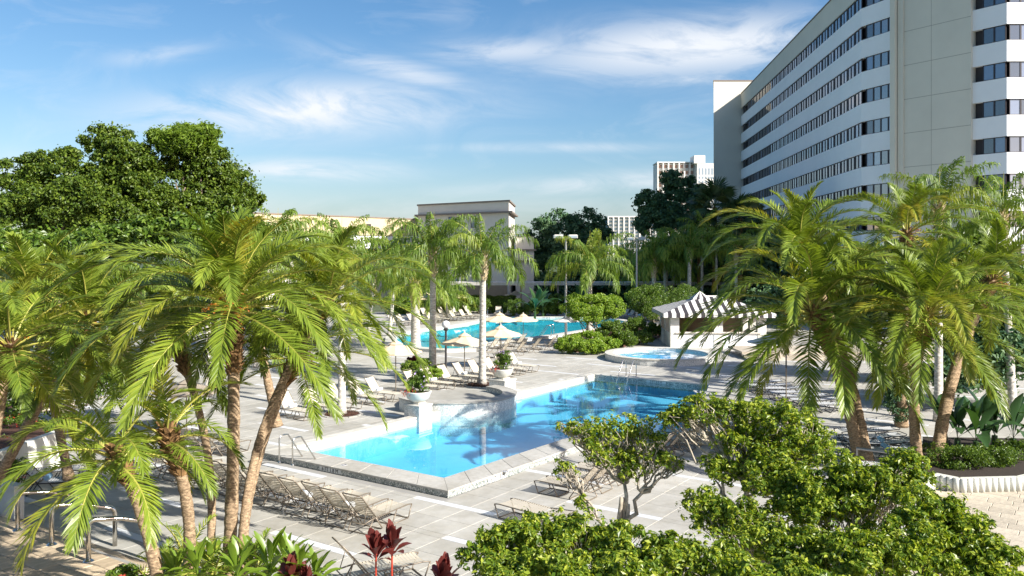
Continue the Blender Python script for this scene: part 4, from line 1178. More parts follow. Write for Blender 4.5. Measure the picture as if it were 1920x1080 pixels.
umbrella('taupe', 350, 812, 'brown umbrella behind the small front palm heads', .3, .85)
umbrella('taupe', 575, 600, 'umbrella glimpsed through the big left palm fronds', .3, 1.1)
umbrella('pale', 1440, 700, 'pale umbrella in front of the travertine steps', .3, .9)
# bare pole of a closed umbrella stand
o = empty('umbrella_pole', on_ground(1474, 762)); tag(o, 'bare umbrella pole standing among the grey loungers', 'pole')
mb = MB(); mb.tube([(0, 0, .05), (0, 0, 2.3)], .028, 8); mb.build('pole', M['taupe_metal'], o)
mb = MB(); mb.tube([(0, 0, 1.7), (0, 0, 2.32)], .034, 8); mb.build('socket', M['dark_metal'], o)
mb = MB(); mb.lathe([(.001, .07), (.2, .06), (.24, 0), (.001, 0)], 16); mb.build('base', M['dark_metal'], o)

# ---------------------------------------------------------------- lamps
def floodlight_pole(px, py, ptop, label, rz=0.0):
    p = on_ground(px, py); h = (py - ptop) * p.y / F; o = empty('light_pole', p, rz); tag(o, label, 'light pole', 'floodlight poles')
    mb = MB(); mb.tube([(0, 0, 0), (0, 0, h)], [.11, .075], 10); m = mb.build('pole', M['grey_metal'], o); 
    mb = MB(); mb.lathe([(.001, .1), (.18, .1), (.2, 0)], 12); mb.build('base_plate', M['grey_metal'], o)
    mb = MB(); mb.bar((-.75, 0, h), (.75, 0, h), .08, .08); mb.build('cross_arm', M['grey_metal'], o)
    for x in (-.62, .55):
        mb = MB(); mb.box(x - .36, x + .36, -.32, .30, h + .02, h + .30, bev=.06); fl = mb.build('floodlight', M['floodlight'], o)
        mb = MB(); mb.box(x - .30, x + .30, -.34, -.322, h + .05, h + .22); mb.build('lens', M['far_glass'], fl)
floodlight_pole(1061, 634, 447, 'tall grey light pole with twin floodlights left of the round topiary', .1)
floodlight_pole(1194, 603, 450, 'tall dark light pole with twin floodlights right of the round topiary', -.2)
p = on_ground(836, 690); o = empty('globe_lamp', p); tag(o, 'black post lamp with one round frosted globe by the beige umbrella', 'lamp')
mb = MB(); mb.tube([(0, 0, 0), (0, 0, 2.2)], .065, 10); mb.build('post', M['dark_metal'], o)
mb = MB(); mb.lathe([(.06, 2.18), (.14, 2.24), (.16, 2.32), (.07, 2.34)], 14); mb.build('collar', M['dark_metal'], o)
mb = MB(); mb.lathe([(.24 * math.sin(k * PI / 12) + .001, 2.56 - .24 * math.cos(k * PI / 12)) for k in range(13)], 20); mb.build('globe', M['globe'], o, True)
# banner pole
p = on_ground(862, 584); o = empty('banner_pole', p); tag(o, 'white lamp post carrying two navy banners in front of the tan wall', 'banner pole')
mb = MB(); mb.tube([(0, 0, 0), (0, 0, 4.2)], .075, 8); mb.build('post', M['hotel_white'], o)
mb = MB(); mb.lathe([(.001, 4.36), (.42, 4.32), (.42, 4.26), (.1, 4.15)], 14); mb.build('lamp_head', M['hotel_white'], o)
for s in (-1, 1):
    mb = MB(); x0, x1 = (.12, .70) if s > 0 else (-.70, -.12); mb.box(x0, x1, -.02, .0, 1.75, 3.75); bn = mb.build('banner', M['navy'], o)
    mb = MB(); c = (x0 + x1) / 2; mb.lathe([(.001, 0), (.09, 0)], 12); mk = mb.build('emblem', M['print'], bn, loc=(c, -.024, 2.95)); mk.rotation_euler = (PI / 2, 0, 0)
    text_part('Hilton', (c, -.024, 2.66), (PI / 2, 0, 0), .20, M['print'], bn, name='lettering', bold=.006)

# ---------------------------------------------------------------- handrails
def rail(name, label, cat, paths, r=0.024, mat='steel', group=None, loc=None):
    base = Vector(loc) if loc is not None else Vector(paths[0][0]); base.z = 0
    o = empty(name, base); tag(o, label, cat, group)
    for path in paths:
        mb = MB(); mb.tube([Vector(p) - base for p in path], r, 10); mb.build('rail', M[mat], o, True)
        for e in (path[0],):
            mb = MB(); q = Vector(e) - base; mb.lathe([(r, .05), (r * 2, .012), (r * 2.2, 0.0)], 12, q); mb.build('flange', M[mat], o)
    return o
def arc_pts(p, q, ctrl, n=6):
    return [(Vector(p) * (1 - t) ** 2 + Vector(ctrl) * 2 * t * (1 - t) + Vector(q) * t * t) for t in [k / n for k in range(n + 1)]]
def ladder_rails(base, inward, gap, label, across, h=0.88, drop=1.0, z0=0.20):
    """figure-four pool handrails: up from the coping, over, and down into the water"""
    ps = []
    for s in (-1, 1):
        b = Vector(base) + Vector(across) * gap * s / 2; b.z = z0; i = Vector(inward)
        top = b + Vector((0, 0, h)); q = b + i * 1.15 + Vector((0, 0, -.30))
        ps.append([b, b + Vector((0, 0, h * .82))] + arc_pts(b + Vector((0, 0, h * .84)), b + i * .35 + Vector((0, 0, h * .93)), top + i * .05) + [q.lerp(b + i * .35 + Vector((0, 0, h * .93)), .5), q])
    return rail('pool_handrail', label, 'handrail', ps, .024, group='metal handrails at the pool steps')
p = on_ground(536, 866, .26); ladder_rails(p, UDIR, .62, 'pair of curved steel handrails at the left corner of the near pool', VDIR)
ladder_rails(uv(21.4, 4.7), -UDIR, .6, 'pair of steel ladder rails on the far edge of the near pool', VDIR, .95)
p = on_ground(1254, 826, .26); ladder_rails(p, VDIR, .6, 'single bent steel rail at the right side steps of the near pool', UDIR, 1.0)
p = on_ground(928, 595, .2); ladder_rails(p, Vector((0, -1, 0)), 1.5, 'looped white handrails at the back of the far pool', Vector((1, 0, 0)), .9, z0=.2)
p = on_ground(1036, 629, .2); ladder_rails(p, Vector((-.8, -.2, 0)) * 1.3, .8, 'dark bent handrails at the right end of the far pool', Vector((.3, .95, 0)), .9, z0=.2)
LR = [((33, 994), 'nearest the left edge of the picture'), ((97, 1021), 'in the middle of the three'), ((166, 1052), 'closest to the palm trunks')]
for (px, py), wh in LR:
    b = on_ground(px, py, .30); top = .86; D = Vector((.80, .60, 0)); f = D * 1.3
    e = b + f; e.z = 0.0
    path = [b, b + Vector((0, 0, top - .14))] + arc_pts(b + Vector((0, 0, top - .12)), b + D * .16 + Vector((0, 0, top - .01)), b + Vector((0, 0, top))) + \
           [b + D * .65 + Vector((0, 0, top - .08))] + arc_pts(e - D * .14 + Vector((0, 0, top + .04)), e + Vector((0, 0, top - .12)), e + Vector((0, 0, top + .02))) + [e]
    rail('stair_handrail', 'thick steel handrail on the travertine landing, ' + wh, 'handrail', [path], .052, group='steel handrails on the travertine landing')
# rail by the far steps
b = on_ground(1637, 684); rail('stair_handrail', 'thin white handrail on the far travertine steps', 'handrail', [[b, b + Vector((0, 0, .85)), b + Vector((.9, 1.6, 1.35)), b + Vector((.9, 1.6, .5))]], .03)
b = on_ground(1730, 925); rail('stair_handrail', 'grey handrail rising from the bushes at the corner of the fluted planter', 'handrail', [[b, b + Vector((0, 0, .85)), b + Vector((-.25, .35, 1.0)), b + Vector((-1.2, 1.6, .9)), b + Vector((-1.2, 1.6, .1))]], .04, 'grey_metal')

# ---------------------------------------------------------------- kiosk with striped awning
kp = on_ground(1257, 652); kiosk = empty('kiosk', kp, rad(-2)); tag(kiosk, 'white pool kiosk with a black and white striped awning roof', 'kiosk')
KW, KD, KH = 6.8, 5.4, 2.2
mb = MB(); n = 9
for i in range(n):   # boards of the front counter
    z = i * .115; mb = MB(); mb.box(.45, KW - .45, -.02, .05, z, z + .108, bev=.008); mb.build('plank', M['hotel_white'], kiosk)
mb = MB(); mb.box(.35, KW - .35, -.16, .30, 1.05, 1.12, bev=.01); mb.build('counter', M['grey_wall'], kiosk)
for x0 in (0.0, 3.1, KW - .62):
    mb = MB(); mb.box(x0, x0 + .62, -.06, .5, 0, KH); mb.build('post', M['wall_white'], kiosk)
for y0 in (2.6, KD - .5):
    for x0 in (0.0, KW - .5):
        mb = MB(); mb.box(x0, x0 + .5, y0, y0 + .5, 0, KH); mb.build('post', M['wall_white'], kiosk)
mb = MB(); mb.box(-.0, .06, .5, KD, 0, 1.04); mb.box(KW - .06, KW, .5, KD, 0, 1.04); mb.build('side_wall', M['wall_white'], kiosk)
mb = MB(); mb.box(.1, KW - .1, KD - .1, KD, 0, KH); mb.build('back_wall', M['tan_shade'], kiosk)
mb = MB(); mb.box(.06, KW - .06, .06, KD - .1, .0, .03); mb.build('kiosk_floor', M['grey_wall'], kiosk)
ov = .55; ez = KH + .28; rz_ = 3.55; r0, r1 = 2.6, KW - 2.6
x0, x1, y0, y1 = -ov, KW + ov, -ov, KD + ov; ym = KD / 2
ns = 28
def stripes(face, n, name_hint):
    """face(t) -> list of points across one stripe edge, from eave to top"""
    for k in range(n):
        a = face(k / n); b = face((k + 1) / n); mb = MB(); m = len(a)
        mb.add(a + b, [(i, i + 1, m + i + 1, m + i) for i in range(m - 1)])
        mb.build('awning_stripe', M['awn_white'] if k % 2 == 0 else M['awn_black'], kiosk, recalc=False)
def front(t):
    x = x0 + (x1 - x0) * t; X = min(max(x, r0), r1)
    f = 0 if r0 <= x <= r1 else (r0 - x) / (r0 - x0) if x < r0 else (x - r1) / (x1 - r1)
    top = (x, y0 + (ym - y0) * (1 - f), ez + (rz_ - ez) * (1 - f))
    return [(x, y0 - .02, ez - .28), (x, y0, ez), (x, (y0 + top[1]) / 2, (ez + top[2]) / 2 - .05 * (1 - f)), top]
def side(sgn):
    def f(t):
        y = y0 + (y1 - y0) * t; g = 1 - abs(y - ym) / (ym - y0); xe = x0 if sgn < 0 else x1; xr = r0 if sgn < 0 else r1
        top = (xe + (xr - xe) * g, y, ez + (rz_ - ez) * g)
        return [(xe + sgn * .02, y, ez - .28), (xe, y, ez), ((xe + top[0]) / 2, y, (ez + top[2]) / 2 - .05 * g), top]
    return f
def back(t):
    return [(p[0], 2 * ym - p[1], p[2]) for p in front(t)]
stripes(front, 27, ''); stripes(side(-1), 22, ''); stripes(side(1), 22, ''); stripes(back, 27, '')
mb = MB(); mb.bar((r0, ym, rz_ + .02), (r1, ym, rz_ + .02), .12, .08); mb.build('ridge', M['awn_white'], kiosk)
# small raised cap on the ridge end
mb = MB(); c = [(r0 - .6, ym - .6), (r0 + .6, ym - .6), (r0 + .6, ym + .6), (r0 - .6, ym + .6)]
for k in range(4):
    a, b = c[k], c[(k + 1) % 4]
    for j in range(5):
        p = (a[0] + (b[0] - a[0]) * j / 5, a[1] + (b[1] - a[1]) * j / 5); q = (a[0] + (b[0] - a[0]) * (j + 1) / 5, a[1] + (b[1] - a[1]) * (j + 1) / 5)
        mb.cur = j % 2; mb.add([(p[0], p[1], 3.25), (q[0], q[1], 3.25), (q[0], q[1], 3.44), (p[0], p[1], 3.44)], [(0, 1, 2, 3)]); mb.add([(p[0], p[1], 3.44), (q[0], q[1], 3.44), (r0, ym, 3.95)], [(0, 1, 2)])
mb.build('cap_awning', [M['awn_white'], M['awn_black']], kiosk, recalc=False)

# ---------------------------------------------------------------- low walls and planters
def wall_thing(label, path, h, t, mat, z0=0.0, name='planter_wall', cap='coping_white'):
    base = Vector(path[0]); base.z = 0; o = empty(name, base); tag(o, label, 'wall')
    for a, b in zip(path[:-1], path[1:]):
        mb = MB(); A = Vector(a) - base; B = Vector(b) - base
        mb.bar((A.x, A.y, (h + z0) / 2), (B.x, B.y, (h + z0) / 2), t, h - z0); mb.build('wall_section', M[mat], o)
        if cap: mb = MB(); mb.bar((A.x, A.y, h + .03), (B.x, B.y, h + .03), t + .08, .055); mb.build('cap_stone', M[cap], o)
    return o
w0 = on_ground(96, 880); w1 = on_ground(-10, 925)
wall_thing('white rendered planter wall behind the black loungers at left', [w0 + (w0 - w1).normalized() * .3, w1], 1.15, .22, 'wall_white', cap=None)
wall_thing('short white wall at the left edge before the handrails', [on_ground(36, 985), on_ground(-60, 958)], 1.0, .25, 'wall_white', cap=None)
def fluted(label, pts, h, name='planter_box'):
    base = Vector(pts[0]); base.z = 0; o = empty(name, base); tag(o, label, 'planter')
    blk = {}
    for a, b in zip(pts[:-1], pts[1:]):
        A = Vector(a); B = Vector(b); d = (B - A); L = d.length; d.normalize(); n = max(1, int(L / .17)); w = L / n; ang = math.atan2(d.y, d.x)
        key = round(w, 3)
        if key not in blk:
            mb = MB(); mb.tube([(0, 0, 0), (0, 0, h)], w * .52, 8); m = mb.mesh('block', M['bowl']); smooth_sides(m); blk[key] = m
        for k in range(n): link('block', blk[key], o, A + d * (k + .5) * w - base)
        mb = MB(); mb.bar(A - base + Vector((0, 0, h / 2)) + Vector((-d.y, d.x, 0)) * .1, B - base + Vector((0, 0, h / 2)) + Vector((-d.y, d.x, 0)) * .1, .14, h - .02); mb.build('backing', M['bowl'], o)
    return o
FP = [on_ground(1735, 930), on_ground(1752, 915), on_ground(1800, 925), on_ground(1915, 922), on_ground(1990, 905)]
fl = fluted('low fluted pale block planter edge round the banana bed at lower right', FP, .42)
mb = MB(); base = Vector(FP[0]); base.z = 0
inn = [(p.x - base.x, p.y - base.y) for p in FP] + [(on_ground(2050, 840).x - base.x, on_ground(2050, 840).y - base.y), (on_ground(1730, 835).x - base.x, on_ground(1730, 835).y - base.y)]
mb.prism(inn, 0.0, .30, bottom=False); mb.build('soil', M['dark_soil'], fl)
FQ = [on_ground(1650, 710), on_ground(1656, 720), on_ground(1760, 722), on_ground(1770, 700)]
f2 = fluted('fluted pale block planter in front of the far steps', FQ, .75)
mb = MB(); base = Vector(FQ[0]); base.z = 0; mb.prism([(p.x - base.x, p.y - base.y) for p in FQ], .0, .62, bottom=False); mb.build('soil', M['dark_soil'], f2)
# far travertine steps
st = empty('steps', on_ground(1400, 676)); tag(st, 'wide travertine steps rising behind the pool deck at right', 'steps')
for k in range(3):
    b = on_ground(1400, 676) - st.location
    for j in range(12):
        mb = MB(); mb.box(b.x + j * 1.3 + .004, b.x + j * 1.3 + 1.294, b.y + k * .55, b.y + k * .55 + .6 + (3.0 if k == 2 else 0), 0 if k == 0 else .14 * k + .002, .14 * (k + 1), bev=.01); mb.build('stone', M['travertine_pale'], st)

# planter bowls
def bowl(pil, p, z, label, r=.54):
    o = empty('planter_bowl', (p.x, p.y, z)); tag(o, label, 'planter bowl', 'round white planter bowls on the pillars')
    mb = MB(); prof = [(.001, 0), (.22, 0), (.26, .03), (.45, .16), (r - .03, .34), (r, .40), (r + .01, .44), (r - .05, .44), (r - .09, .36), (.001, .34)]
    mb.lathe(prof, 32); mb.build('bowl', M['bowl'], o, True)
    mb = MB(); mb.lathe([(.001, .385), (r - .08, .385)], 24); mb.build('soil', M['dark_soil'], o); return o
b1 = bowl(*pil1, 'large white bowl on the pillar left of the curved seat wall')
b2 = bowl(*pil2, 'large white bowl on the low pillar behind the curved seat wall')
# mulch rings round the trunks are placed with the palms
def mulch_ring(p, r, label):
    o = empty('tree_well', (p[0], p[1], 0)); tag(o, label, 'mulch ring', 'mulch rings round the palm trunks')
    rg = np.random.default_rng(int(p[0] * 100) % 997); n = 900
    mb = MB(); mb.lathe([(.001, .03), (r * .8, .025), (r, .002)], 20); mb.build('mulch_bed', M['soil'], o)
    a = rg.uniform(0, 2 * PI, n); q = r * np.sqrt(rg.random(n)); pts = np.stack([q * np.cos(a), q * np.sin(a), .03 + .02 * rg.random(n)], 1)
    nr = np.tile([0, 0, 1.0], (n, 1)); c = link('mulch_chips', leaf_mesh('mulch_chips', pts, nr, .06, M['soil'], .35, .5, 1, .05), o); tag(c, kind='stuff')
    mb = MB()
    for k in range(12):
        a0_, a1_ = 2 * PI * k / 12 + .02, 2 * PI * (k + 1) / 12 - .02; v = []
        for aa in (a0_, a1_):
            v += [(r * math.cos(aa), r * math.sin(aa), .0), ((r + .12) * math.cos(aa), (r + .12) * math.sin(aa), .0), ((r + .12) * math.cos(aa), (r + .12) * math.sin(aa), .03), (r * math.cos(aa), r * math.sin(aa), .03)]
        mb.add(v, [(0, 1, 2, 3), (7, 6, 5, 4), (3, 2, 6, 7), (0, 3, 7, 4), (1, 5, 6, 2)])
    mb.build('edging', M['coping'], o)
# ================================================================ VEGETATION
# ---------------------------------------------------------------- palm fronds
def frond_mesh(name, L, e0, bend, n, ll, lw, style, seed, mats, side=0.0):
    rnd = random.Random(seed); rg = np.random.default_rng(seed)
    N = 18; pts = [Vector((0, 0, 0))]; tans = []
    lat = rnd.uniform(-.25, .25) + side
    for i in range(N):
        s = (i + .5) / N; th = rad(e0 - bend * s ** 1.35); a = lat * s
        t = Vector((math.cos(th) * math.cos(a), math.cos(th) * math.sin(a), math.sin(th))); tans.append(t)
        pts.append(pts[-1] + t * L / N)
    tans.append(tans[-1])
    def at(s):
        f = s * N; i = min(int(f), N - 1); return pts[i].lerp(pts[i + 1], f - i), tans[i]
    V = []; T = []; tri = []; quad = []
    base = .14 if style == 'phoenix' else .18
    for i in range(n):
        s = base + (1 - base) * (i + rnd.uniform(-.3, .3)) / n; s = min(max(s, base), .998)
        p, t = at(s); B = Vector((0, 0, 1)).cross(t)
        if B.length < .05: B = Vector((0, 1, 0))
        B.normalize(); Nn = t.cross(B); Nn.normalize()
        if Nn.z < 0: Nn = -Nn
        prof = math.sin(PI * min(1, .16 + .80 * s)) ** .55 if style == 'phoenix' else math.sin(PI * min(1, .22 + .72 * s)) ** .5
        for sg in (-1, 1):
            if rnd.random() < .03: continue
            if style == 'phoenix':
                fw = rad(66 - 42 * s + rnd.uniform(-6, 6)); va = rad(rnd.uniform(8, 40)); g0, g1 = .04, .20
            else:
                fw = rad(72 - 30 * s + rnd.uniform(-14, 14)); va = rad(rnd.choice((-35, -5, 20, 48)) + rnd.uniform(-12, 12)); g0, g1 = .12, .72
            d = t * math.cos(fw) + (B * sg * math.cos(va) + Nn * math.sin(va)) * math.sin(fw); d.normalize()
            l = ll * prof * rnd.uniform(.86, 1.1)
            w = d.cross(Nn); w.normalize()
            w = (w + Nn * rnd.uniform(-.5, .5)).normalized() * lw / 2
            m = p + d * l * .45 + Vector((0, 0, -g0 * l)); e = p + d * l * (.98 if style == 'phoenix' else .72) + Vector((0, 0, -g1 * l))
            k = len(V)
            V += [p - w * .5, p + w * .5, m + w, m - w, e]; T += [0, 0, .5, .5, 1.0]
            quad.append((k, k + 1, k + 2, k + 3)); tri.append((k + 3, k + 2, k + 4))
    nleaf = len(quad); ntri = len(tri)
    # the rib
    rb = MB(); r0 = .028 if style == 'phoenix' else .022
    rb.tube([pts[i] for i in range(0, N + 1, 2)], [max(.004, r0 * (1 - i / N) ** .8) for i in range(0, N + 1, 2)], 4, cap=False)
    k = len(V); V += [Vector(v) for v in rb.v]; T += [0] * len(rb.v); quad += [tuple(i + k for i in f) for f in rb.f]
    mi = [0] * nleaf + [1] * (len(quad) - nleaf) + [0] * ntri
    return np_mesh(name, [tuple(v) for v in V], quad, tri, mats, mi, T)
FR = {}
def frond_set(key, L, ll, lw, n, style, mats, elevs, per=2):
    out = []
    for i, (e0, bend, *lf) in enumerate(elevs):
        out.append([frond_mesh('frond', (lf[0] if lf else 1) * L * (0.9 + .1 * ((i * 7 + j) % 3) / 2), e0, bend, n, ll, lw, style, i * 10 + j + len(key), mats) for j in range(per)])
    FR[key] = out
pm = [M['phoenix'], M['phoenix_rachis']]; qm = [M['queen'], M['phoenix_rachis']]
PH_E = [(84, 50, .58), (70, 82, .75), (56, 95, .9), (44, 98, 1), (30, 92, 1), (14, 80, 1), (-6, 64, .95), (-30, 42, .85)]
frond_set('phoenix', 4.0, .60, .036, 100, 'phoenix', pm, PH_E, 3)
frond_set('phoenix_small', 1.75, .40, .028, 64, 'phoenix', pm, [(80, 50), (60, 80), (42, 95), (25, 95), (8, 85), (-12, 70)], 2)
QU_E = [(84, 62, .75), (74, 92, .92), (64, 110, 1), (52, 118, 1), (40, 116, 1), (26, 106, .95), (10, 85, .85)]
frond_set('queen', 3.2, .62, .040, 70, 'queen', qm, QU_E, 2)
frond_set('queen_far', 3.3, .64, .060, 46, 'queen', qm, QU_E, 2)
frond_set('feather_small', 1.0, .26, .022, 26, 'phoenix', pm, [(80, 50), (60, 75), (42, 85), (25, 85)], 2)

def palm_crown(parent, c, key, count, seed, sc=1.0, emin=0, emax=None, tilt=None, azs=None, name='frond'):
    rnd = random.Random(seed); S_ = FR[key]; m = len(S_) if emax is None else emax
    ga = PI * (3 - math.sqrt(5)); az = rnd.uniform(0, 6)
    for i in range(count):
        t = (i + .5) / count; lev = emin + (m - emin) * t ** .85; lev = int(min(max(lev + rnd.uniform(-.4, .4), emin), m - 1))
        az += ga + rnd.uniform(-.12, .12)
        me = rnd.choice(S_[lev]); k = sc * rnd.uniform(.88, 1.08)
        a = az if azs is None else azs[i % len(azs)] + rnd.uniform(-.2, .2)
        off = Vector((math.cos(a), math.sin(a), 0)) * .07 + Vector((0, 0, -.30 * t * sc))
        link(name, me, parent, Vector(c) + off, (rnd.uniform(-.22, .22), rnd.uniform(-.08, .08), a), k)
def trunk_tube(p, q, r0, r1, rnd, bow=Vector((0, 0, 0)), n=16, seg=12, rough=.06, flare=1.35):
    p = Vector(p); q = Vector(q); pts = []; rs = []
    for i in range(n + 1):
        t = i / n; pts.append(p.lerp(q, t) + bow * math.sin(PI * t)); r = r0 + (r1 - r0) * t
        if t < .08: r *= 1 + (flare - 1) * (1 - t / .08)
        rs.append(r * (1 + rnd.uniform(-rough, rough)))
    mb = MB(); mb.tube(pts, rs, seg); return mb, pts
def boots(parent, c, axis, r, L, rnd, n=60, mat='bark_boot', size=.13):
    """old leaf bases: stubby wedges winding up the trunk below the crown"""
    mb = MB(); axis = Vector(axis).normalized(); x = axis.cross(Vector((0, 1, 0.1))).normalized(); y = axis.cross(x)
    for i in range(n):
        t = i / n; a = i * 2.4; d = x * math.cos(a) + y * math.sin(a); side = axis.cross(d)
        rr = r * (1 + .55 * math.sin(PI * min(1, t * 1.1)) ** 1.2)
        b = Vector(c) - axis * L * (1 - t) + d * rr * .75
        tip = b + d * size * rnd.uniform(.55, 1.1) + axis * size * rnd.uniform(.7, 1.5); w = side * size * .42; h = axis * size * .30
        mb.add([b - w - h, b + w - h, b + w + h, b - w + h, tip - w * .4, tip + w * .4], [(0, 1, 5, 4), (2, 3, 4, 5), (1, 2, 5), (3, 0, 4), (0, 3, 2, 1)])
    # fibre core
    m2 = [Vector(c) - axis * L * (1 - k / 8) for k in range(9)]
    mb.tube(m2, [r * (.9 + .5 * math.sin(PI * min(1, k / 8 * 1.1)) ** 1.2) for k in range(9)], 10)
    o = mb.build('leaf_bases', M[mat], parent); tag(o, kind='stuff'); return o
def fruit_spray(parent, c, d, L, seed, mat='fruit'):
    rg = np.random.default_rng(seed); n = 420; t = rg.random(n) ** .6
    k = rg.integers(0, 14, n); dirs = rg.normal(0, .33, (14, 3)) + np.array(d); dirs /= np.linalg.norm(dirs, axis=1)[:, None]
    pts = np.array(c) + dirs[k] * (t * L)[:, None] + np.stack([np.zeros(n), np.zeros(n), -.5 * L * t ** 2], 1) + rg.normal(0, .012, (n, 3))
    o = link('fruit_spray', leaf_mesh('fruit_spray', pts, rg.normal(0, 1, (n, 3)), .035, M[mat], .9, .5, seed), parent); tag(o, kind='stuff')
def date_palm(foot, head, label, seed, count=40, key='phoenix', sc=1.0, r=(.14, .12), bow=(0, 0, 0), group='clumped date palms', boot_len=.9, fruit=True, emin=0, emax=None, bark='bark_date', boot_r=1.0):
    rnd = random.Random(seed); foot = Vector(foot); head = Vector(head); o = empty('date_palm', foot); tag(o, label, 'palm tree', group)
    h = head - foot; mb, pts = trunk_tube((0, 0, 0), h, r[0], r[1], rnd, Vector(bow), n=64, seg=14, rough=.075); mb.build('trunk', M[bark], o, True)
    ax = (pts[-1] - pts[-12]).normalized()
    boots(o, h, ax, r[1] * boot_r, boot_len, rnd, int(70 * boot_len / .9))
    palm_crown(o, h, key, count, seed, sc, emin, emax)
    if fruit:
        for k in range(2):
            a = rnd.uniform(0, 6.28); fruit_spray(o, h - ax * .1, (math.cos(a) * .8, math.sin(a) * .8, .35), .7 * sc, seed + k)
    return o
def queen_palm(foot, head, label, seed, count=18, sc=1.0, r=(.17, .12), key='queen', group='queen palms round the pools', boots_on=True, ring=True, bow=(0, 0, 0), emin=0, lev=None):
    rnd = random.Random(seed); foot = Vector(foot); head = Vector(head); o = empty('queen_palm', foot); tag(o, label, 'palm tree', group)
    h = head - foot; mb, pts = trunk_tube((0, 0, 0), h, r[0], r[1], rnd, Vector(bow), rough=.02); mb.build('trunk', M['bark_queen'], o, True)
    if boots_on: boots(o, h + Vector((0, 0, .25)), (0, 0, 1), r[1] * 1.15, 1.15 * sc, rnd, 34, 'fibre', .20)
    # the unopened spear leaf
    mb = MB(); mb.tube([h, h + Vector((.05, 0, 1.9 * sc))], [.035, .006], 5); mb.build('spear_leaf', M['phoenix_rachis'], o)
    palm_crown(o, h + Vector((0, 0, .2)), key, count, seed, sc, emin, lev)
    return o

# ---- left clump of date palms
def AG(px, py, z=0.0): return on_ground(px, py, z)
c1 = at_depth(436, 562, 16.6)
date_palm(at_depth(428, 1085, 16.6 + .2), c1, 'tall clump palm with the big central head at left', 11, 44, r=(.135, .105), bow=(.06, 0, 0), boot_len=1.5, sc=.88, emax=7)
date_palm(at_depth(446, 1100, 16.8), at_depth(560, 660, 19.0), 'clump palm leaning right behind the central head', 12, 22, r=(.105, .09), bow=(-.3, 0, -.1), sc=.74, emax=7, boot_len=.8)
date_palm(at_depth(392, 1085, 17.6), at_depth(330, 640, 19.5), 'slim clump palm standing behind and left of the central trunk', 13, 20, r=(.09, .08), bow=(.35, 0, 0), sc=.8, emax=6, fruit=False)
date_palm(at_depth(452, 1088, 16.0), at_depth(612, 560, 19.5), 'clump palm with its head out to the right of the central head', 14, 26, r=(.10, .09), bow=(-.55, 0, -.2), sc=.80, emax=7)
date_palm(at_depth(352, 1095, 15.2), at_depth(312, 800, 15.0), 'short front palm with a thick shaggy top on its curved trunk', 15, 13, key='phoenix_small', sc=.95, r=(.105, .10), bow=(.18, 0, 0), boot_len=.9, fruit=False, emin=0, emax=5, boot_r=1.15)
date_palm(at_depth(300, 1110, 14.6), at_depth(212, 838, 14.4), 'short front palm leaning left with drooping fronds', 16, 14, key='phoenix_small', sc=1.12, r=(.115, .09), bow=(.12, 0, 0), boot_len=.7, fruit=False, emin=1, emax=6)
date_palm(at_depth(-60, 1000, 20.5), at_depth(165, 590, 20.5), 'date palm with its head behind the far left fronds', 17, 32, sc=.88, r=(.13, .11))
date_palm(at_depth(-40, 980, 18), at_depth(20, 640, 18), 'date palm cut by the left edge of the picture', 18, 28, sc=.85, r=(.13, .11))
date_palm(at_depth(130, 900, 24), at_depth(60, 560, 24), 'date palm further back near the left edge', 19, 30, sc=1.1, r=(.13, .11))
date_palm(at_depth(520, 800, 27), at_depth(470, 560, 27), 'date palm behind the clump beside the pool deck', 20, 24, sc=1.0, r=(.14, .12), fruit=False)
# ---- right date palms
date_palm(AG(1612, 868), at_depth(1522, 575, 27.6), 'right date palm with long left hanging fronds over the pool', 31, 36, sc=1.33, r=(.20, .155), bow=(.2, 0, -.0), boot_len=1.7, boot_r=1.25, group='date palms at the right')
date_palm(AG(1628, 872), at_depth(1500, 462, 29.6), 'twin of the leaning right palm with the higher head', 32, 28, sc=1.08, r=(.18, .145), bow=(.3, 0, 0), boot_len=1.5, group='date palms at the right', emin=0, emax=6)
date_palm(AG(1722, 880), at_depth(1738, 580, 25.6), 'right date palm whose head shows its orange stalks, beside the banana bed', 33, 44, sc=1.04, r=(.17, .14), bow=(-.25, 0, 0), boot_len=1.3, group='date palms at the right')
date_palm(AG(1752, 884), at_depth(1860, 520, 28.5), 'date palm at the right edge of the picture', 34, 30, sc=1.0, r=(.20, .15), bow=(-.3, 0, 0), boot_len=1.3, group='date palms at the right')
date_palm(AG(1690, 800), at_depth(1700, 430, 33), 'tall date palm behind the two right heads', 35, 26, sc=1.05, r=(.2, .16), group='date palms at the right')
queen_palm(AG(1760, 790), at_depth(1760, 395, 36), 'queen palm top with thin drooping leaves before the beige wall', 36, 16, 1.05, key='queen')
queen_palm(AG(1900, 780), at_depth(1880, 410, 37), 'queen palm at the right edge before the windows', 37, 16, 1.1, key='queen')
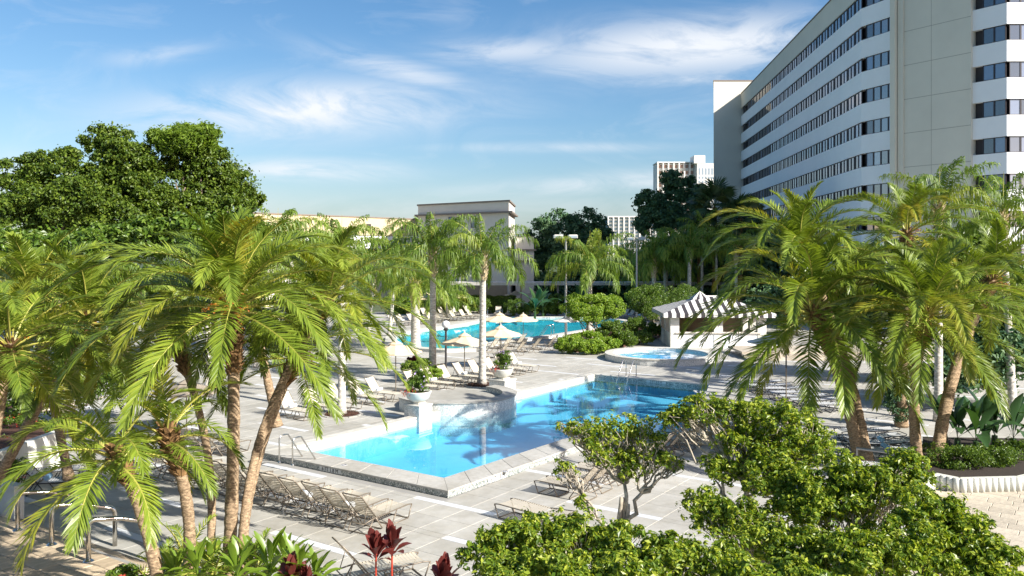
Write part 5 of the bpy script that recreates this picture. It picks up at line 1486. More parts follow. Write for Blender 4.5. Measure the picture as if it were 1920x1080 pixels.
# ---- queen palms round the pools
queen_palm(AG(904, 721), at_depth(906, 487, 42.8), 'tall smooth queen palm in the centre, trunk rising by the beige umbrella', 41, 20, 1.12, r=(.20, .13)); mulch_ring(AG(904, 722), .85, 'brown mulch ring round the central tall palm trunk')
queen_palm(AG(811, 712), at_depth(812, 478, 44.6), 'tall queen palm left of the central one, trunk crossing the globe lamp', 42, 22, 1.22, r=(.21, .14))
queen_palm(AG(779, 652), at_depth(779, 535, 59), 'shorter thick trunked palm standing at the left of the far pool', 43, 22, 1.3, r=(.36, .26))
queen_palm(AG(1105, 640), at_depth(1105, 500, 64), 'queen palm growing out of the round topiary', 44, 22, 1.45, r=(.26, .19))
queen_palm(AG(1226, 596), at_depth(1226, 490, 88), 'queen palm behind the dark light pole, left of a close pair', 45, 22, 1.75, r=(.27, .2), key='queen_far')
queen_palm(AG(1248, 592), at_depth(1248, 490, 92), 'queen palm of the close pair, right one', 46, 22, 1.75, r=(.27, .2), key='queen_far')
queen_palm(AG(1292, 600), at_depth(1293, 470, 86), 'queen palm with a bare grey trunk behind the kiosk', 47, 18, 1.4, r=(.22, .17), key='queen_far')
queen_palm(AG(641, 776), at_depth(641, 500, 36.5), 'queen palm whose trunk stands behind the left palm tips by the loungers', 48, 16, .9, r=(.17, .13)); mulch_ring(AG(641, 777), .75, 'brown mulch ring by the left loungers')
queen_palm(AG(690, 640), at_depth(700, 520, 66), 'bushy queen palm between the left clump and the thick trunk', 49, 22, 1.45, key='queen_far')
queen_palm(AG(730, 630), at_depth(742, 500, 70), 'queen palm behind the thick short trunk', 50, 22, 1.5, key='queen_far')
queen_palm(AG(640, 640), at_depth(640, 470, 66), 'queen palm behind the tips of the big left palm', 51, 22, 1.5, key='queen_far')
queen_palm(AG(840, 600), at_depth(836, 560, 84), 'low palm head behind the two tall trunks', 52, 22, 1.2, key='queen_far', boots_on=False)
for i, (px, py, Y, sc, lab) in enumerate(((520, 400, 52, 1.25, 'thin leaved queen palm top against the sky right of the big oak'), (480, 420, 50, 1.2, 'queen palm top just right of the oak crown'),
        (560, 420, 56, 1.25, 'queen palm top left of the cream building'), (30, 520, 40, 1.1, 'queen palm low at the left edge below the oak'), (110, 500, 42, 1.1, 'queen palm below the oak, second from the left edge'),
        (190, 500, 44, 1.15, 'queen palm below the oak with dry hanging leaves'), (270, 500, 44, 1.1, 'queen palm in front of the oak trunk'), (600, 480, 56, 1.3, 'queen palm hiding the foot of the cream building'),
        (390, 470, 40, 1.1, 'queen palm head behind the central date palm'))):
    queen_palm(Vector((at_depth(px, py, Y).x, Y, 0)), at_depth(px, py + 62, Y), lab, 60 + i, 20, sc, key='queen_far', group='queen palms massed behind the left clump')
# ---- fan palms by the hotel
def fan_mesh(seed, R=1.0):
    rnd = random.Random(seed); V = []; T = []; tri = []; quad = []; n = 26
    for i in range(n):
        a = rad(-135 + 270 * i / (n - 1)); l = R * rnd.uniform(.85, 1.05); d = Vector((math.cos(a), math.sin(a), 0)); s = Vector((-d.y, d.x, 0)) * .045 * R
        k = len(V); V += [Vector((0, 0, 0)), d * l * .6 - s + Vector((0, 0, .03)), d * l * .6 + s - Vector((0, 0, .03)), d * l + Vector((0, 0, -.28 * l))]; T += [0, .5, .5, 1]
        tri += [(k, k + 1, k + 2), (k + 1, k + 3, k + 2)]
    V = [v + Vector((R * 1.1, 0, 0)) for v in V]; k = len(V); V += [Vector((0, .015, 0)), Vector((0, -.015, 0)), Vector((R * 1.1, -.01, 0)), Vector((R * 1.1, .01, 0))]; T += [0] * 4; quad.append((k, k + 1, k + 2, k + 3))
    return np_mesh('fan_leaf', [tuple(v) for v in V], quad, tri, [M['fan']], None, T)
FANS = [fan_mesh(i) for i in range(3)]
def fan_palm(px, py, Y, sc, label, seed, n=30, r=.28):
    rnd = random.Random(seed); hd = at_depth(px, py, Y); o = empty('fan_palm', (hd.x, Y, 0)); tag(o, label, 'palm tree', 'fan palms beside the hotel')
    mb, _ = trunk_tube((0, 0, 0), (0, 0, hd.z), r, r * .8, rnd); mb.build('trunk', M['bark_boot'], o, True)
    for i in range(n):
        t = (i + .5) / n; el = rad(80 - 125 * t + rnd.uniform(-8, 8)); az = i * 2.4
        link('fan_leaf', rnd.choice(FANS), o, (0, 0, hd.z), (rnd.uniform(-.3, .3), -el, az), sc * rnd.uniform(.9, 1.1))
fan_palm(1340, 388, 92, 1.7, 'fan palm with a shaggy trunk before the grey end tower', 71)
fan_palm(1388, 410, 90, 1.5, 'fan palm low before the far hotel windows', 72)
fan_palm(1412, 405, 104, 1.1, 'fan palm at the foot of the hotel wall, partly behind the right palm', 73)
fan_palm(1312, 430, 92, 1.1, 'fan palm in shade left of the shaggy trunked one', 74)
for i, (px, py, Y) in enumerate(((1316, 440, 90), (1343, 452, 90), (1380, 470, 84), (1262, 470, 96))):
    queen_palm(Vector((at_depth(px, py, Y).x, Y, 0)), at_depth(px, py, Y), ['dark queen palm behind the kiosk', 'dark queen palm under the fan palm', 'dark queen palm right of the kiosk roof', 'dark queen palm behind the close pair'][i], 80 + i, 16, 1.3, key='queen_far', group='shaded palms behind the kiosk')

# ---------------------------------------------------------------- broad trees
def broad_tree(blobs, label, seed, n, leaf, mat, foot=None, bark='bark_oak', tr=.5, per=2.2, rfrac=.30, group=None, limbs=10, name='oak_tree', jitter=.85, aspect=.62, shell=.85, up=.35, cat='tree', cshell=.6, fill=.68):
    rnd = random.Random(seed); cen = np.array([b[:3] for b in blobs]).mean(0)
    if foot is None: foot = (cen[0], cen[1], 0)
    o = empty(name, foot); tag(o, label, cat, group); F0 = np.array(foot)
    cl = clumps(blobs, per, rfrac, seed, shell=cshell)
    p, nr = blob_cloud(cl, int(n * fill), seed, shell); p2, nr2 = blob_cloud(blobs, n - int(n * fill), seed + 5, .6)
    p2 = p2 + np.random.default_rng(seed).normal(0, .18, p2.shape); p = np.concatenate([p, p2]); nr = np.concatenate([nr, nr2])
    me = leaf_mesh('crown', p - F0, nr, leaf, M[mat], aspect, jitter, seed, up=up); link('crown', me, o)
    mb = MB(); top = Vector((cen[0], cen[1], max(cen[2] - 1, 2))) - Vector(foot)
    base = Vector((0, 0, 0)); fork = base.lerp(top, .45)
    mb.tube(wiggle(base, fork, rnd, 4, .03), [tr, tr * .9, tr * .8, tr * .75, tr * .7], 9); mb.build('trunk', M[bark], o, True)
    pick = [cl[i] for i in rnd.sample(range(len(cl)), min(limbs, len(cl)))]
    for q in pick:
        mb = MB(); e = fork.lerp(Vector(q[:3]) - Vector(foot), .62); path = wiggle(fork.lerp(base, rnd.uniform(0, .15)), e, rnd, 5, .07)
        mb.tube(path, [tr * .45 * (1 - k / 6) + .02 for k in range(6)], 6); mb.build('limb', M[bark], o, True)
    return o
oakA = px_blobs([(50, 345, 60, 52), (115, 325, 60, 55, 50), (60, 410, 58, 60), (150, 385, 57, 70, 55), (18, 395, 60, 26, 30), (90, 390, 59, 70, 50)])
broad_tree(oakA, 'spreading dark green oak at the left edge of the picture', 91, 56000, .23, 'oak', tr=.5, group='big oaks at the left', limbs=12, rfrac=.23, per=3.0, fill=.86)
oakB = px_blobs([(205, 270, 62, 46, 40), (240, 310, 60, 60, 45), (200, 350, 60, 60, 50), (270, 370, 60, 60), (230, 415, 58, 70, 45)])
broad_tree(oakB, 'tallest rounded oak in the middle of the left tree group', 92, 56000, .23, 'oak', tr=.55, group='big oaks at the left', limbs=12, rfrac=.23, per=3.0, fill=.86)
oakC = px_blobs([(350, 300, 63, 55, 35), (400, 310, 62, 48, 36), (380, 360, 62, 60, 50), (440, 345, 63, 48, 34), (462, 372, 63, 32, 24), (330, 400, 60, 70, 45), (430, 395, 61, 50, 40)])
broad_tree(oakC, 'oak with an open crown right of the tallest one', 93, 56000, .23, 'oak', tr=.5, group='big oaks at the left', limbs=12, rfrac=.23, per=3.0, fill=.86)
pineb = px_blobs([(345, 265, 61, 60, 26), (300, 258, 61, 24, 14), (385, 252, 61, 26, 18), (350, 248, 61, 24, 16)])
broad_tree(pineb, 'yellow green pine top showing above the oaks', 94, 9000, .42, 'pine', tr=.3, per=3, rfrac=.22, name='pine_tree', aspect=.18)
und = px_blobs([(20, 470, 50, 60, 40), (100, 470, 50, 70, 40), (190, 460, 50, 70, 35), (280, 450, 50, 70, 40), (360, 440, 50, 60, 40), (440, 440, 52, 55, 45)])
broad_tree(und, 'wide lower tree filling the space under the oaks', 95, 22000, .30, 'hedge', tr=.3, rfrac=.28, name='broadleaf_tree')
und = px_blobs([(0, 700, 30, 80, 60), (60, 760, 32, 50, 30), (150, 720, 33, 60, 40), (240, 700, 34, 50, 40)])
broad_tree(und, 'small leafy tree behind the left wall under the palms', 96, 16000, .13, 'hedge', tr=.12, rfrac=.28, bark='bark_pale', name='small_tree')
dk = px_blobs([(1020, 445, 118, 34), (1055, 430, 122, 42, 38), (1100, 415, 122, 34, 24), (1070, 480, 118, 70, 45), (1010, 500, 118, 30, 40), (1120, 440, 120, 28, 26)])
broad_tree(dk, 'dark round crowned tree right of the banquet building', 97, 18000, .45, 'darktree', tr=.5, limbs=10, fill=.92, per=4, group='dark trees in the hotel shade')
dk = px_blobs([(1215, 380, 108, 30, 26), (1205, 420, 108, 24, 20), (1262, 350, 110, 30, 34), (1290, 370, 110, 30, 40), (1270, 420, 108, 50, 40), (1240, 405, 108, 40, 30), (1315, 400, 108, 22, 30)])
broad_tree(dk, 'tall dark tree with a ragged top left of the end tower', 98, 18000, .45, 'darktree', tr=.45, limbs=14, rfrac=.24, fill=.93, per=3, group='dark trees in the hotel shade')
for i, (px, py, Y, r, rv) in enumerate(((1000, 540, 112, 60, 30), (1150, 520, 108, 90, 50), (1290, 500, 104, 80, 60), (1370, 500, 98, 70, 70), (1450, 480, 92, 80, 70))):
    broad_tree(px_blobs([(px, py, Y, r, rv), (px + r * .6, py + 12, Y, r * .7, rv * .7), (px - r * .6, py + 14, Y, r * .7, rv * .7)]), ['dark tree behind the walkway by the building', 'dark tree behind the walkway between the queen palms', 'dark tree behind the kiosk palms', 'dark tree at the foot of the end tower', 'dark tree before the lowest hotel windows'][i],
               110 + i, 12000, .55, 'darktree', tr=.3, limbs=4, group='dark trees in the hotel shade', name='broadleaf_tree')
broad_tree(px_blobs([(1650, 520, 44, 90, 60), (1780, 500, 44, 90, 70), (1880, 540, 42, 80, 70), (1560, 560, 46, 50, 40)]), 'leafy tree filling the gaps behind the right date palms', 117, 20000, .26, 'hedge', tr=.3, name='broadleaf_tree')

# ---------------------------------------------------------------- hedges, topiary, shrubs
def shrub(blobs, label, seed, n, leaf, mat, foot=None, cat='shrub', name='shrub', group=None, per=5, rfrac=.28, jitter=.7, aspect=.5, stems=6, bark='bark_pale', shell=.5, up=.4, sr=.02, fold=.18, cshell=.45, tall=0):
    rnd = random.Random(seed); cen = np.array([b[:3] for b in blobs]).mean(0)
    foot = Vector(foot) if foot is not None else Vector((cen[0], cen[1], 0)); o = empty(name, foot); tag(o, label, cat, group)
    cl = clumps(blobs, per, rfrac, seed, shell=cshell); p, nr = blob_cloud(cl, n, seed, shell); F0 = np.array(foot)
    link('foliage', leaf_mesh('foliage', p - F0, nr, leaf, M[mat], aspect, jitter, seed, fold=fold, up=up), o)
    for q in [cl[i] for i in rnd.sample(range(len(cl)), min(stems, len(cl)))]:
        e = Vector(q[:3]) - foot; mb = MB(); b = Vector((rnd.uniform(-.1, .1), rnd.uniform(-.1, .1), 0)); mb.tube(wiggle(b, e, rnd, 5, .08), [sr * (1 - k / 6.5) for k in range(6)], 6); mb.build('stem', M[bark], o, True)
    return o
def box_hedge(a, b, depth, h, label, seed, n, leaf, mat, group='clipped hedges behind the far pool'):
    rg = np.random.default_rng(seed); A = Vector(a); B = Vector(b); d = (B - A); L = d.length; d.normalize(); nv = Vector((-d.y, d.x, 0))
    o = empty('hedge', A, math.atan2(d.y, d.x)); tag(o, label, 'hedge', group)
    f = rg.random(n); x = rg.random(n) * L; side = rg.random(n); y = np.where(side < .5, rg.normal(0, .05, n), rg.random(n) * depth); z = np.where(side < .5, rg.random(n) * h, h + rg.normal(0, .05, n))
    z += .06 * np.sin(x * 1.7) + .04 * np.sin(x * 4.1 + 1); nrm = np.where((side < .5)[:, None], [[0, -1.0, .3]], [[0, 0, 1.0]])
    link('foliage', leaf_mesh('foliage', np.stack([x, y, z], 1), nrm, leaf, M[mat], .6, .75, seed), o)
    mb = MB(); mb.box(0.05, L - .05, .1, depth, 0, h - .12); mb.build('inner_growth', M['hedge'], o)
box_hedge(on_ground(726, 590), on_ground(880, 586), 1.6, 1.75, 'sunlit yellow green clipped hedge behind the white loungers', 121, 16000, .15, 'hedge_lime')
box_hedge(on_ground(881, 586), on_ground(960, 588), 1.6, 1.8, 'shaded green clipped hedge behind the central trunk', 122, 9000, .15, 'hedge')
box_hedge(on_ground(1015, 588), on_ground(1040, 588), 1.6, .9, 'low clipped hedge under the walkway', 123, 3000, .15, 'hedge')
for i, (px, py, r, rv) in enumerate(((968, 575, 22, 14), (1000, 577, 20, 12), (1028, 577, 20, 12), (1045, 580, 16, 10), (1035, 565, 22, 14), (900, 572, 20, 14))):
    shrub(px_blobs([(px, py, 90, r, rv)]), ['spiky shrub under the pale umbrellas', 'dark low shrub behind the four white loungers', 'rounded dark shrub by the light pole', 'small rounded shrub at the end of the far pool', 'dark shrub behind the rounded ones', 'shrub at the foot of the shaded hedge'][i], 130 + i, 2600, .17, 'hedge', stems=2, group='shrubs across the far pool')
# topiary and bed in the middle
tp = px_blobs([(1080, 576, 61.5, 26, 20), (1115, 577, 61, 30, 22), (1145, 574, 61.5, 24, 19), (1100, 590, 60.5, 26, 16)])
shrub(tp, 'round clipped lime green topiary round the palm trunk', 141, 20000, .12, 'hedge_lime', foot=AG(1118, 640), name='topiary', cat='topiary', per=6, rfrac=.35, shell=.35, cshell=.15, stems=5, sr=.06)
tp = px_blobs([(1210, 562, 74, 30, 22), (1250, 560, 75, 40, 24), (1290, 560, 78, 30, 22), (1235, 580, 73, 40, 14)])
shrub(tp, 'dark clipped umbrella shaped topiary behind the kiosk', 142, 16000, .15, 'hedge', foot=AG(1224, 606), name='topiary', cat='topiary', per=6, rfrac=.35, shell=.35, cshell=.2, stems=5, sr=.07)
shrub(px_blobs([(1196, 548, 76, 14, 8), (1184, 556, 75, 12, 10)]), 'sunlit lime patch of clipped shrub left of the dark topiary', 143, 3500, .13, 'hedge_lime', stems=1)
bed = empty('planting_bed', on_ground(1140, 655)); tag(bed, kind='structure')
bpoly = [on_ground(x, y) for x, y in ((1042, 655), (1080, 661), (1120, 660), (1165, 652), (1215, 640), (1252, 628), (1248, 618), (1180, 612), (1110, 618), (1060, 632), (1040, 645))]
mb = MB(); mb.prism([(p.x - bed.location.x, p.y - bed.location.y) for p in bpoly], 0.0, .12, bottom=False); mb.build('mulch_bed', M['soil'], bed)
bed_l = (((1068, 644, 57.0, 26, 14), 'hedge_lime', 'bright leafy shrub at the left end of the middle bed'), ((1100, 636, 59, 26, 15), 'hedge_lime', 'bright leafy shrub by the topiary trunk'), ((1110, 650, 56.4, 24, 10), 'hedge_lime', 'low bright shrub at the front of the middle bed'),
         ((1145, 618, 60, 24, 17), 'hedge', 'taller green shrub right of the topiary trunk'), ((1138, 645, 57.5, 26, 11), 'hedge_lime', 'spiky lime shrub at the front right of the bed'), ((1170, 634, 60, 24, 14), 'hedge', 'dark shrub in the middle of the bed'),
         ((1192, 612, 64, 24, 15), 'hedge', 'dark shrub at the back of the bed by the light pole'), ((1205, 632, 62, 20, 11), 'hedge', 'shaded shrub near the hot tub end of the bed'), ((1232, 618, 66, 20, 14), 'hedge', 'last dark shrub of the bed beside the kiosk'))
for i, (b, m, lab) in enumerate(bed_l):
    shrub(px_blobs([b]), lab, 150 + i, 3800, .14, m, per=7, rfrac=.35, stems=2, group='shrubs in the bed before the far pool', shell=.6)
# low beds by the loungers
for i, (px, py, Y, r, rv, m, lab) in enumerate(((768, 690, 44, 18, 12, 'ginger', 'dark leafy clump at the left of the bed behind the flower bowl'), (790, 684, 45, 20, 12, 'ginger', 'leafy clump behind the flower bowl'), (812, 700, 43, 18, 9, 'hedge_lime', 'low lime clump at the trunk of the left tall palm'),
        (775, 676, 46, 12, 7, 'ti', 'red leaved clump behind the flower bowl'), (820, 692, 44, 9, 9, 'hedge', 'small dark shrub by the tall trunk'))):
    shrub(px_blobs([(px, py, Y, r, rv)]), lab, 170 + i, 2400, .10, m, stems=2, group='plants in the bed behind the flower bowl', shell=.7)
# flowers in the two bowls
for i, (b, lab) in enumerate(((b1, 'leafy bush with small violet flowers in the left white bowl'), (b2, 'leafy bush with violet flowers in the right white bowl'))):
    c = b.location + Vector((0, 0, .75)); rr = .50 if i == 0 else .46
    o = shrub([(c.x, c.y, c.z, rr, rr, .50), (c.x + .1, c.y, c.z + .2, rr * .7, rr * .7, .42)], lab, 180 + i, 4200, .075, 'hedge', foot=(c.x, c.y, c.z - .38), stems=5, sr=.012, cat='flowering plant', name='flowering_bush', shell=.8, cshell=.8)
    p, nr = blob_cloud([(0, 0, .5, rr, rr, .5)], 46, 3 + i, .1, .5); tag(link('flowers', leaf_mesh('flowers', p, nr, .075, M['flower_violet'], .9, .3, 5), o), kind='stuff')
    p, nr = blob_cloud([(.35 * (-1 if i == 0 else -1), -.2, .06, .34, .3, .22)], 160, 8 + i, .6, 0); tag(link('red_flowers', leaf_mesh('red_flowers', p, nr, .05, M['flower_red'], .8, .5, 6), o), kind='stuff')

# ---------------------------------------------------------------- big-leaved plants
def paddle(name, L, W_, e0, bend, mat, seed, seg=7, fold=.25):
    """a long oval leaf on a stalk, arching over"""
    rnd = random.Random(seed); V = []; quad = []; T = []
    p = Vector((0, 0, 0)); st = .28
    for i in range(seg + 1):
        s = i / seg; th = rad(e0 - bend * s ** 1.5); t = Vector((math.cos(th), 0, math.sin(th)))
        if i: p = p + t * L / seg
        q = max(0, (s - st) / (1 - st)); w = W_ / 2 * (math.sin(PI * min(1, q * .96 + .02)) ** .7 if s > st else .03) + .004
        n = Vector((-t.z, 0, t.x)); k = len(V); wv = Vector((0, w, 0))
        V += [p + wv + n * fold * w, p, p - wv + n * fold * w]; T += [s] * 3
        if i: quad += [(k - 3, k - 2, k + 1, k), (k - 2, k - 1, k + 2, k + 1)]
    return np_mesh(name, [tuple(v) for v in V], quad, None, [mat], None, T, smooth=True)
PAD = {'banana': [paddle('leaf', 2.6, .62, e, b, M['banana'], i) for i, (e, b) in enumerate(((86, 35), (76, 60), (66, 80), (52, 85)))],
       'ginger': [paddle('leaf', .62, .11, e, b, M['ginger'], i, 6) for i, (e, b) in enumerate(((80, 30), (62, 50), (45, 60), (28, 60)))],
       'ti': [paddle('leaf', .46, .17, e, b, M['ti'], i, 6) for i, (e, b) in enumerate(((88, 10), (78, 18), (66, 30), (48, 48)))]}
def leafy_plant(kind, p, label, seed, n=9, sc=1.0, stem=0.0, group=None, cat='plant', name='plant', spiral=2.4, whorls=1, lean=0):
    rnd = random.Random(seed); o = empty(name, p); tag(o, label, cat, group); L = PAD[kind]
    if stem:
        mb = MB(); mb.tube([(0, 0, 0), (lean * .5, 0, stem * .5), (lean, 0, stem)], [.018 * sc] * 3 if kind != 'banana' else [.14, .12, .09], 7); mb.build('stem', M['banana' if kind == 'banana' else 'flower_red' if kind == 'ti' else 'ginger'], o)
    for i in range(n):
        t = i / n; me = L[min(len(L) - 1, int(t * len(L)))]; a = i * spiral + rnd.uniform(-.3, .3)
        link('leaf', me, o, (lean, 0, stem - (.22 * t * sc if kind != 'banana' else 0)), (rnd.uniform(-.25, .25), rnd.uniform(-.15, .15), a), sc * rnd.uniform(.8, 1.1))
    return o
bn = [(1003, 600, 'under the walkway left'), (1018, 596, 'under the walkway by the pale pole'), (1085, 592, 'behind the round topiary left'), (1150, 590, 'behind the round topiary'), (1172, 590, 'right of the round topiary'), (1310, 598, 'behind the kiosk left'), (1340, 598, 'behind the kiosk'), (1370, 600, 'behind the kiosk right'), (1290, 594, 'by the grey palm trunk'), (790, 592, 'in the hedge by the thick trunk'), (845, 590, 'left of the navy banners'), (815, 594, 'between the two tall trunks')]
for i, (px, py, w) in enumerate(bn):
    leafy_plant('banana', on_ground(px, py) + Vector((0, 0, 0)), 'broad leaved banana plant ' + w, 200 + i, 10, 1.05, .9, 'banana plants in the background', 'banana plant', 'banana_plant')
for i, (px, py) in enumerate(((1795, 868), (1830, 875), (1865, 862), (1900, 868), (1770, 850), (1850, 845))):
    p = on_ground(px, py); leafy_plant('banana', p + Vector((0, 0, .3)), ['banana plant nearest the right date palm trunks', 'second banana plant in the fluted bed', 'banana plant in the middle of the fluted bed', 'banana plant at the right edge of the picture', 'banana plant behind the date palm trunks', 'banana plant at the back of the fluted bed'][i], 220 + i, 9, .62, .5, 'banana plants in the fluted bed', 'banana plant', 'banana_plant')
shrub([(*on_ground(1800, 895).xy, .55, .9, .5, .35), (*on_ground(1860, 890).xy, .55, .9, .5, .32), (*on_ground(1762, 880).xy, .55, .5, .5, .3), (*on_ground(1900, 880).xy, .6, .6, .5, .35)], 'low glossy green ground cover hedge in the fluted bed', 231, 12000, .07, 'hedge', stems=3, name='low_hedge', cat='hedge')
shrub([(*on_ground(1690, 800).xy, .9, .5, .5, .9), (*on_ground(1680, 760).xy, .8, .6, .6, .7)], 'dark leafed shrub left of the right palm fronds', 232, 3000, .16, 'darktree', stems=4)
shrub([(*on_ground(1700, 712).xy, 1.2, .8, .8, .8)], 'dark shrub in the far fluted planter', 233, 3000, .14, 'darktree', stems=3)
# foreground foot of the clump
fg = [(470, 1085, 15.2, .95), (505, 1090, 14.6, 1.05), (535, 1080, 15.4, .95), (400, 1090, 15.0, .9), (560, 1100, 14.2, .9), (370, 1095, 14.2, .85), (445, 1100, 14.0, .9), (330, 1100, 14.6, .8), (590, 1110, 14.4, .8)]
for i, (px, py, Y, s) in enumerate(fg):
    p = at_depth(px, py, Y)
    leafy_plant('ginger', p, ['striped ginger plant right of the palm trunks', 'tallest striped ginger plant at the foot of the clump', 'ginger plant behind the maroon leaves', 'ginger plant between the front trunks', 'ginger plant at the bottom edge right of the trunks', 'ginger plant left of the front trunks', 'low ginger plant in front of the trunks', 'ginger plant at the left of the clump bed', 'last small ginger plant at the right of the clump bed'][i], 240 + i, 22, s * 1.1, .25, 'ginger plants at the foot of the palm clump', 'plant', 'ginger_plant')
for i, (px, py, Y, s, st, lab) in enumerate(((705, 1035, 12.6, .62, .9, 'left dark maroon cordyline head at the bottom'), (735, 1022, 12.8, .68, 1.0, 'right redder maroon cordyline head at the bottom'), (548, 1082, 14.0, .75, .35, 'maroon plant beside the ginger leaves'), (572, 1098, 14.0, .65, .3, 'low maroon plant right of the ginger'), (832, 1092, 12.2, .7, .6, 'maroon leaf tips left of the bottom bush'))):
    top = at_depth(px, py, Y); st_ = st
    leafy_plant('ti', top - Vector((0, 0, st_)), lab, 260 + i, 20, s * 1.25, st_, 'maroon leaved plants', 'plant', 'cordyline_plant')
for i, (px, py, Y) in enumerate(((350, 1000, 16), (480, 1040, 15.0), (300, 1060, 15.5), (395, 1050, 14.6))):
    o = empty('fern', at_depth(px, py + 60, Y)); tag(o, ['dark feathery fern behind the front trunks', 'bright feathery fern right of the trunks', 'feathery fern left of the front trunks', 'feathery fern between the trunks'][i], 'fern', 'ferns at the foot of the palm clump')
    palm_crown(o, (0, 0, .2), 'feather_small', 12, 270 + i, 1.0)
for i, (px, py, lab) in enumerate(((30, 800, 'red flowering plant in the left planter'), (70, 812, 'low shrub in the left planter behind the wall'), (10, 885, 'red flowering shrub at the left edge before the lounger'), (230, 1090, 'red flowering plant at the bottom left of the palm trunks'), (20, 840, 'green shrub inside the left planter'))):
    Y = (30, 30, 22.0, 15, 28)[i]; c = at_depth(px, py, Y); s = Y / 30
    o = shrub([(c.x, c.y, c.z, .7 * s, .7 * s, .45 * s)], lab, 280 + i, 2500, .08, 'hedge', stems=3, group='flowering plants at the left')
    p, nr = blob_cloud([(0, 0, c.z, .7 * s, .7 * s, .45 * s)], 60, 3 + i, .1, .5); tag(link('red_flowers', leaf_mesh('red_flowers', p, nr, .07, M['flower_red'], .8, .5, 6), o), kind='stuff')
lb = MB(); lp = [on_ground(96, 880), on_ground(-30, 932), on_ground(-200, 900), on_ground(-120, 800), on_ground(60, 790)]
lb.prism([(p.x, p.y) for p in lp], 0, .7, bottom=False); lb = lb.build('planting_bed', M['soil']); tag(lb, kind='structure')

# ---------------------------------------------------------------- bushes in front, at the right
def rosettes(blobs, n, per, seed, spread, shell=.5, updown=.25):
    """twig tips with a handful of leaves each"""
    p, nr = blob_cloud(blobs, n, seed, shell, updown); rg = np.random.default_rng(seed + 1)
    P = np.repeat(p, per, 0); Nn = np.repeat(nr, per, 0); d = rg.normal(0, 1, P.shape) + Nn * .6; d /= np.linalg.norm(d, axis=1)[:, None]
    return P + d * spread * rg.uniform(.4, 1.1, len(P))[:, None], d
def front_bush(blobs, label, seed, n, foot, leaf=.064, per=7, cper=2.1, rfrac=.25, limbs=24, tr=.06, twigs=320, mat='ligustrum', cshell=.75):
    rnd = random.Random(seed); foot = Vector(foot); F0 = np.array(foot); o = empty('bush', foot); tag(o, label, 'bush', 'glossy bushes in front at the right')
    cl = clumps(blobs, cper, rfrac, seed, shell=cshell, flat=.7)
    p, d = rosettes(cl, int(n * .72), per, seed, leaf * .8)
    big = [(b[0], b[1], b[2], b[3] * 1.1, b[4] * 1.1, b[5] * 1.12) for b in blobs]
    p2, d2 = rosettes(big, int(n * .045), per, seed + 9, leaf * .9, .45, .4); p = np.concatenate([p, p2]); d = np.concatenate([d, d2])
    link('foliage', leaf_mesh('foliage', p - F0, d, leaf, M[mat], .50, .45, seed, fold=.12, up=.55, var=.55), o)
    forks = []
    for k in range(max(3, limbs // 5)):
        q = rnd.choice(cl); e = (Vector(q[:3]) - foot) * rnd.uniform(.45, .6); mb = MB(); path = wiggle(Vector((rnd.uniform(-.1, .1), rnd.uniform(-.1, .1), 0)), e, rnd, 5, .07)
        mb.tube(path, [tr * (1 - .1 * j) for j in range(6)], 8); mb.build('limb', M['bark_pale'], o, True); forks.append(e)
    tw = MB()
    for q in [rnd.choice(cl) for _ in range(limbs)]:
        e = Vector(q[:3]) - foot; f = min(forks, key=lambda a: (a - e).length); mb = MB(); path = wiggle(f, e, rnd, 6, .09)
        mb.tube(path, [tr * .45 * (1 - j / 7.5) for j in range(7)], 6); mb.build('limb', M['bark_pale'], o, True)
    for _ in range(twigs):
        q = rnd.choice(cl); c = Vector(q[:3]) - foot; f = min(forks, key=lambda a: (a - c).length); a = c.lerp(f, rnd.uniform(.1, .5))
        e = c + Vector((rnd.gauss(0, 1), rnd.gauss(0, 1), rnd.gauss(.2, 1))).normalized() * q[3] * rnd.uniform(.7, 1.2)
        tw.tube(wiggle(a, e, rnd, 4, .14), [.010, .008, .007, .005, .003], 4, cap=False)
    if twigs: tag(tw.build('twigs', M['bark_pale'], o), kind='stuff')
    return o
bA = px_blobs([(930, 1040, 10.5, 62, 55), (1000, 1010, 10.8, 62, 45), (1080, 1005, 11.0, 70, 45), (1170, 1030, 10.6, 60, 45), (1240, 1055, 10.4, 60, 45), (1000, 1090, 9.8, 110, 50), (1150, 1100, 9.8, 110, 50)])
front_bush(bA, 'dense glossy bush along the bottom centre of the picture', 301, 6800, (at_depth(1060, 1200, 10.6).x, 10.6, .3), per=7)
bB = px_blobs([(1100, 815, 14.0, 50, 26), (1150, 805, 14.2, 48, 28), (1205, 815, 14.0, 48, 30), (1130, 850, 14.0, 45, 22), (1190, 860, 14.0, 50, 24), (1235, 860, 13.8, 34, 22), (1058, 880, 13.8, 24, 16), (1062, 800, 14, 22, 12), (1270, 872, 14, 22, 12), (1090, 945, 13.8, 16, 14), (1180, 890, 13.9, 26, 10)])
front_bush(bB, 'thin branched bush with a pale bare trunk before the pool', 302, 1500, at_depth(1165, 1010, 14.0), per=6, limbs=34, tr=.055, twigs=420, cper=2.6, rfrac=.30)
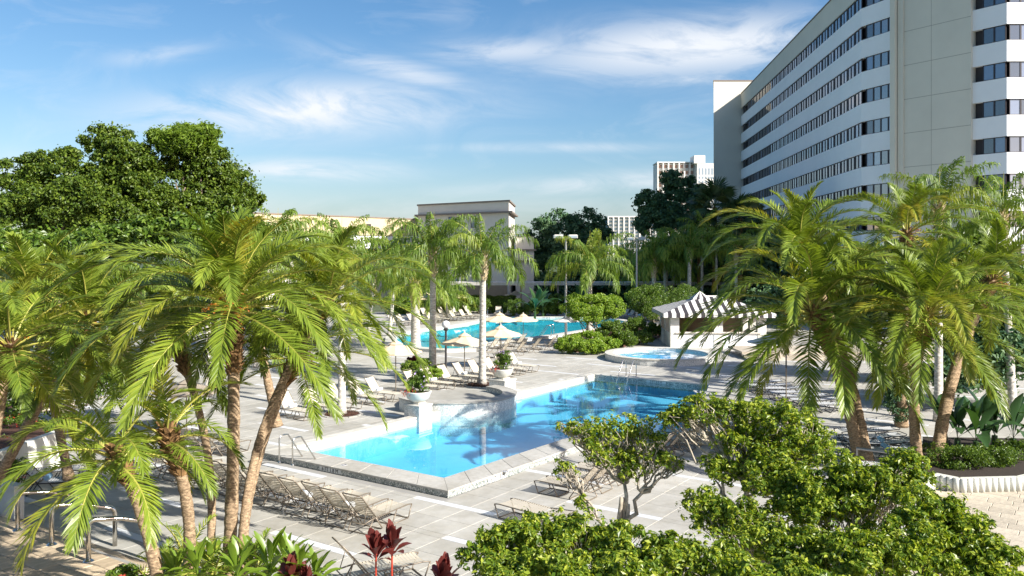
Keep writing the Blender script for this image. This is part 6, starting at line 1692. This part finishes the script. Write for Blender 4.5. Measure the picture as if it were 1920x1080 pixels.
bC = px_blobs([(1270, 782, 13.6, 34, 18), (1330, 770, 13.6, 50, 30), (1400, 775, 13.6, 60, 36), (1470, 790, 13.4, 60, 38), (1520, 830, 13.2, 44, 34), (1400, 830, 13.3, 60, 30), (1480, 860, 13.0, 60, 40), (1440, 900, 12.8, 60, 40), (1360, 880, 13.2, 50, 26)])
front_bush(bC, 'taller glossy bush whose top hides the pool steps', 303, 4400, at_depth(1440, 1090, 12.8), per=7, limbs=36, tr=.06, twigs=420, cper=2.6)
bD = px_blobs([(1330, 960, 12.2, 56, 40), (1400, 985, 12, 60, 50), (1500, 930, 12.2, 60, 50), (1580, 890, 12.2, 60, 40), (1560, 960, 11.8, 70, 60), (1640, 930, 11.8, 60, 50), (1700, 870, 12.0, 36, 30), (1690, 900, 12, 50, 40), (1480, 1030, 11.2, 80, 60)])
front_bush(bD, 'broad sunlit bush in the middle of the right foreground', 304, 7400, (at_depth(1540, 1200, 11.8).x, 11.8, .3), per=7, limbs=30)
bE = px_blobs([(1740, 960, 11.0, 70, 45), (1800, 1000, 10.8, 60, 45), (1850, 1050, 10.4, 55, 50), (1720, 1040, 10.4, 90, 60), (1600, 1050, 10.3, 100, 60), (1860, 1110, 10, 70, 60), (1350, 1060, 10.4, 90, 50), (1450, 1100, 9.8, 110, 50)])
front_bush(bE, 'darker bush sloping down to the lower right corner', 305, 8800, (at_depth(1700, 1250, 10.4).x, 10.4, .2), per=7, limbs=30, twigs=200)

for i, (bl, lab, n) in enumerate((([(1850, 660, 37, 90, 70), (1930, 620, 37, 60, 90), (1790, 700, 36, 50, 40)], 'dark broadleaf mass behind the fronds at the right edge', 12000),
        ([(1640, 560, 46, 60, 50), (1580, 590, 47, 50, 40), (1700, 580, 45, 50, 50)], 'dark shrubbery between the two right palm heads', 12000), ([(1460, 570, 70, 60, 40), (1530, 560, 68, 60, 50)], 'dark shrubbery behind the kiosk roof at right', 9000))):
    broad_tree(px_blobs(bl), lab, 320 + i, n, .24 if i < 2 else .34, 'darktree', tr=.12, limbs=4, name='broadleaf_tree', group='dark shrubbery behind the right palms', per=3)
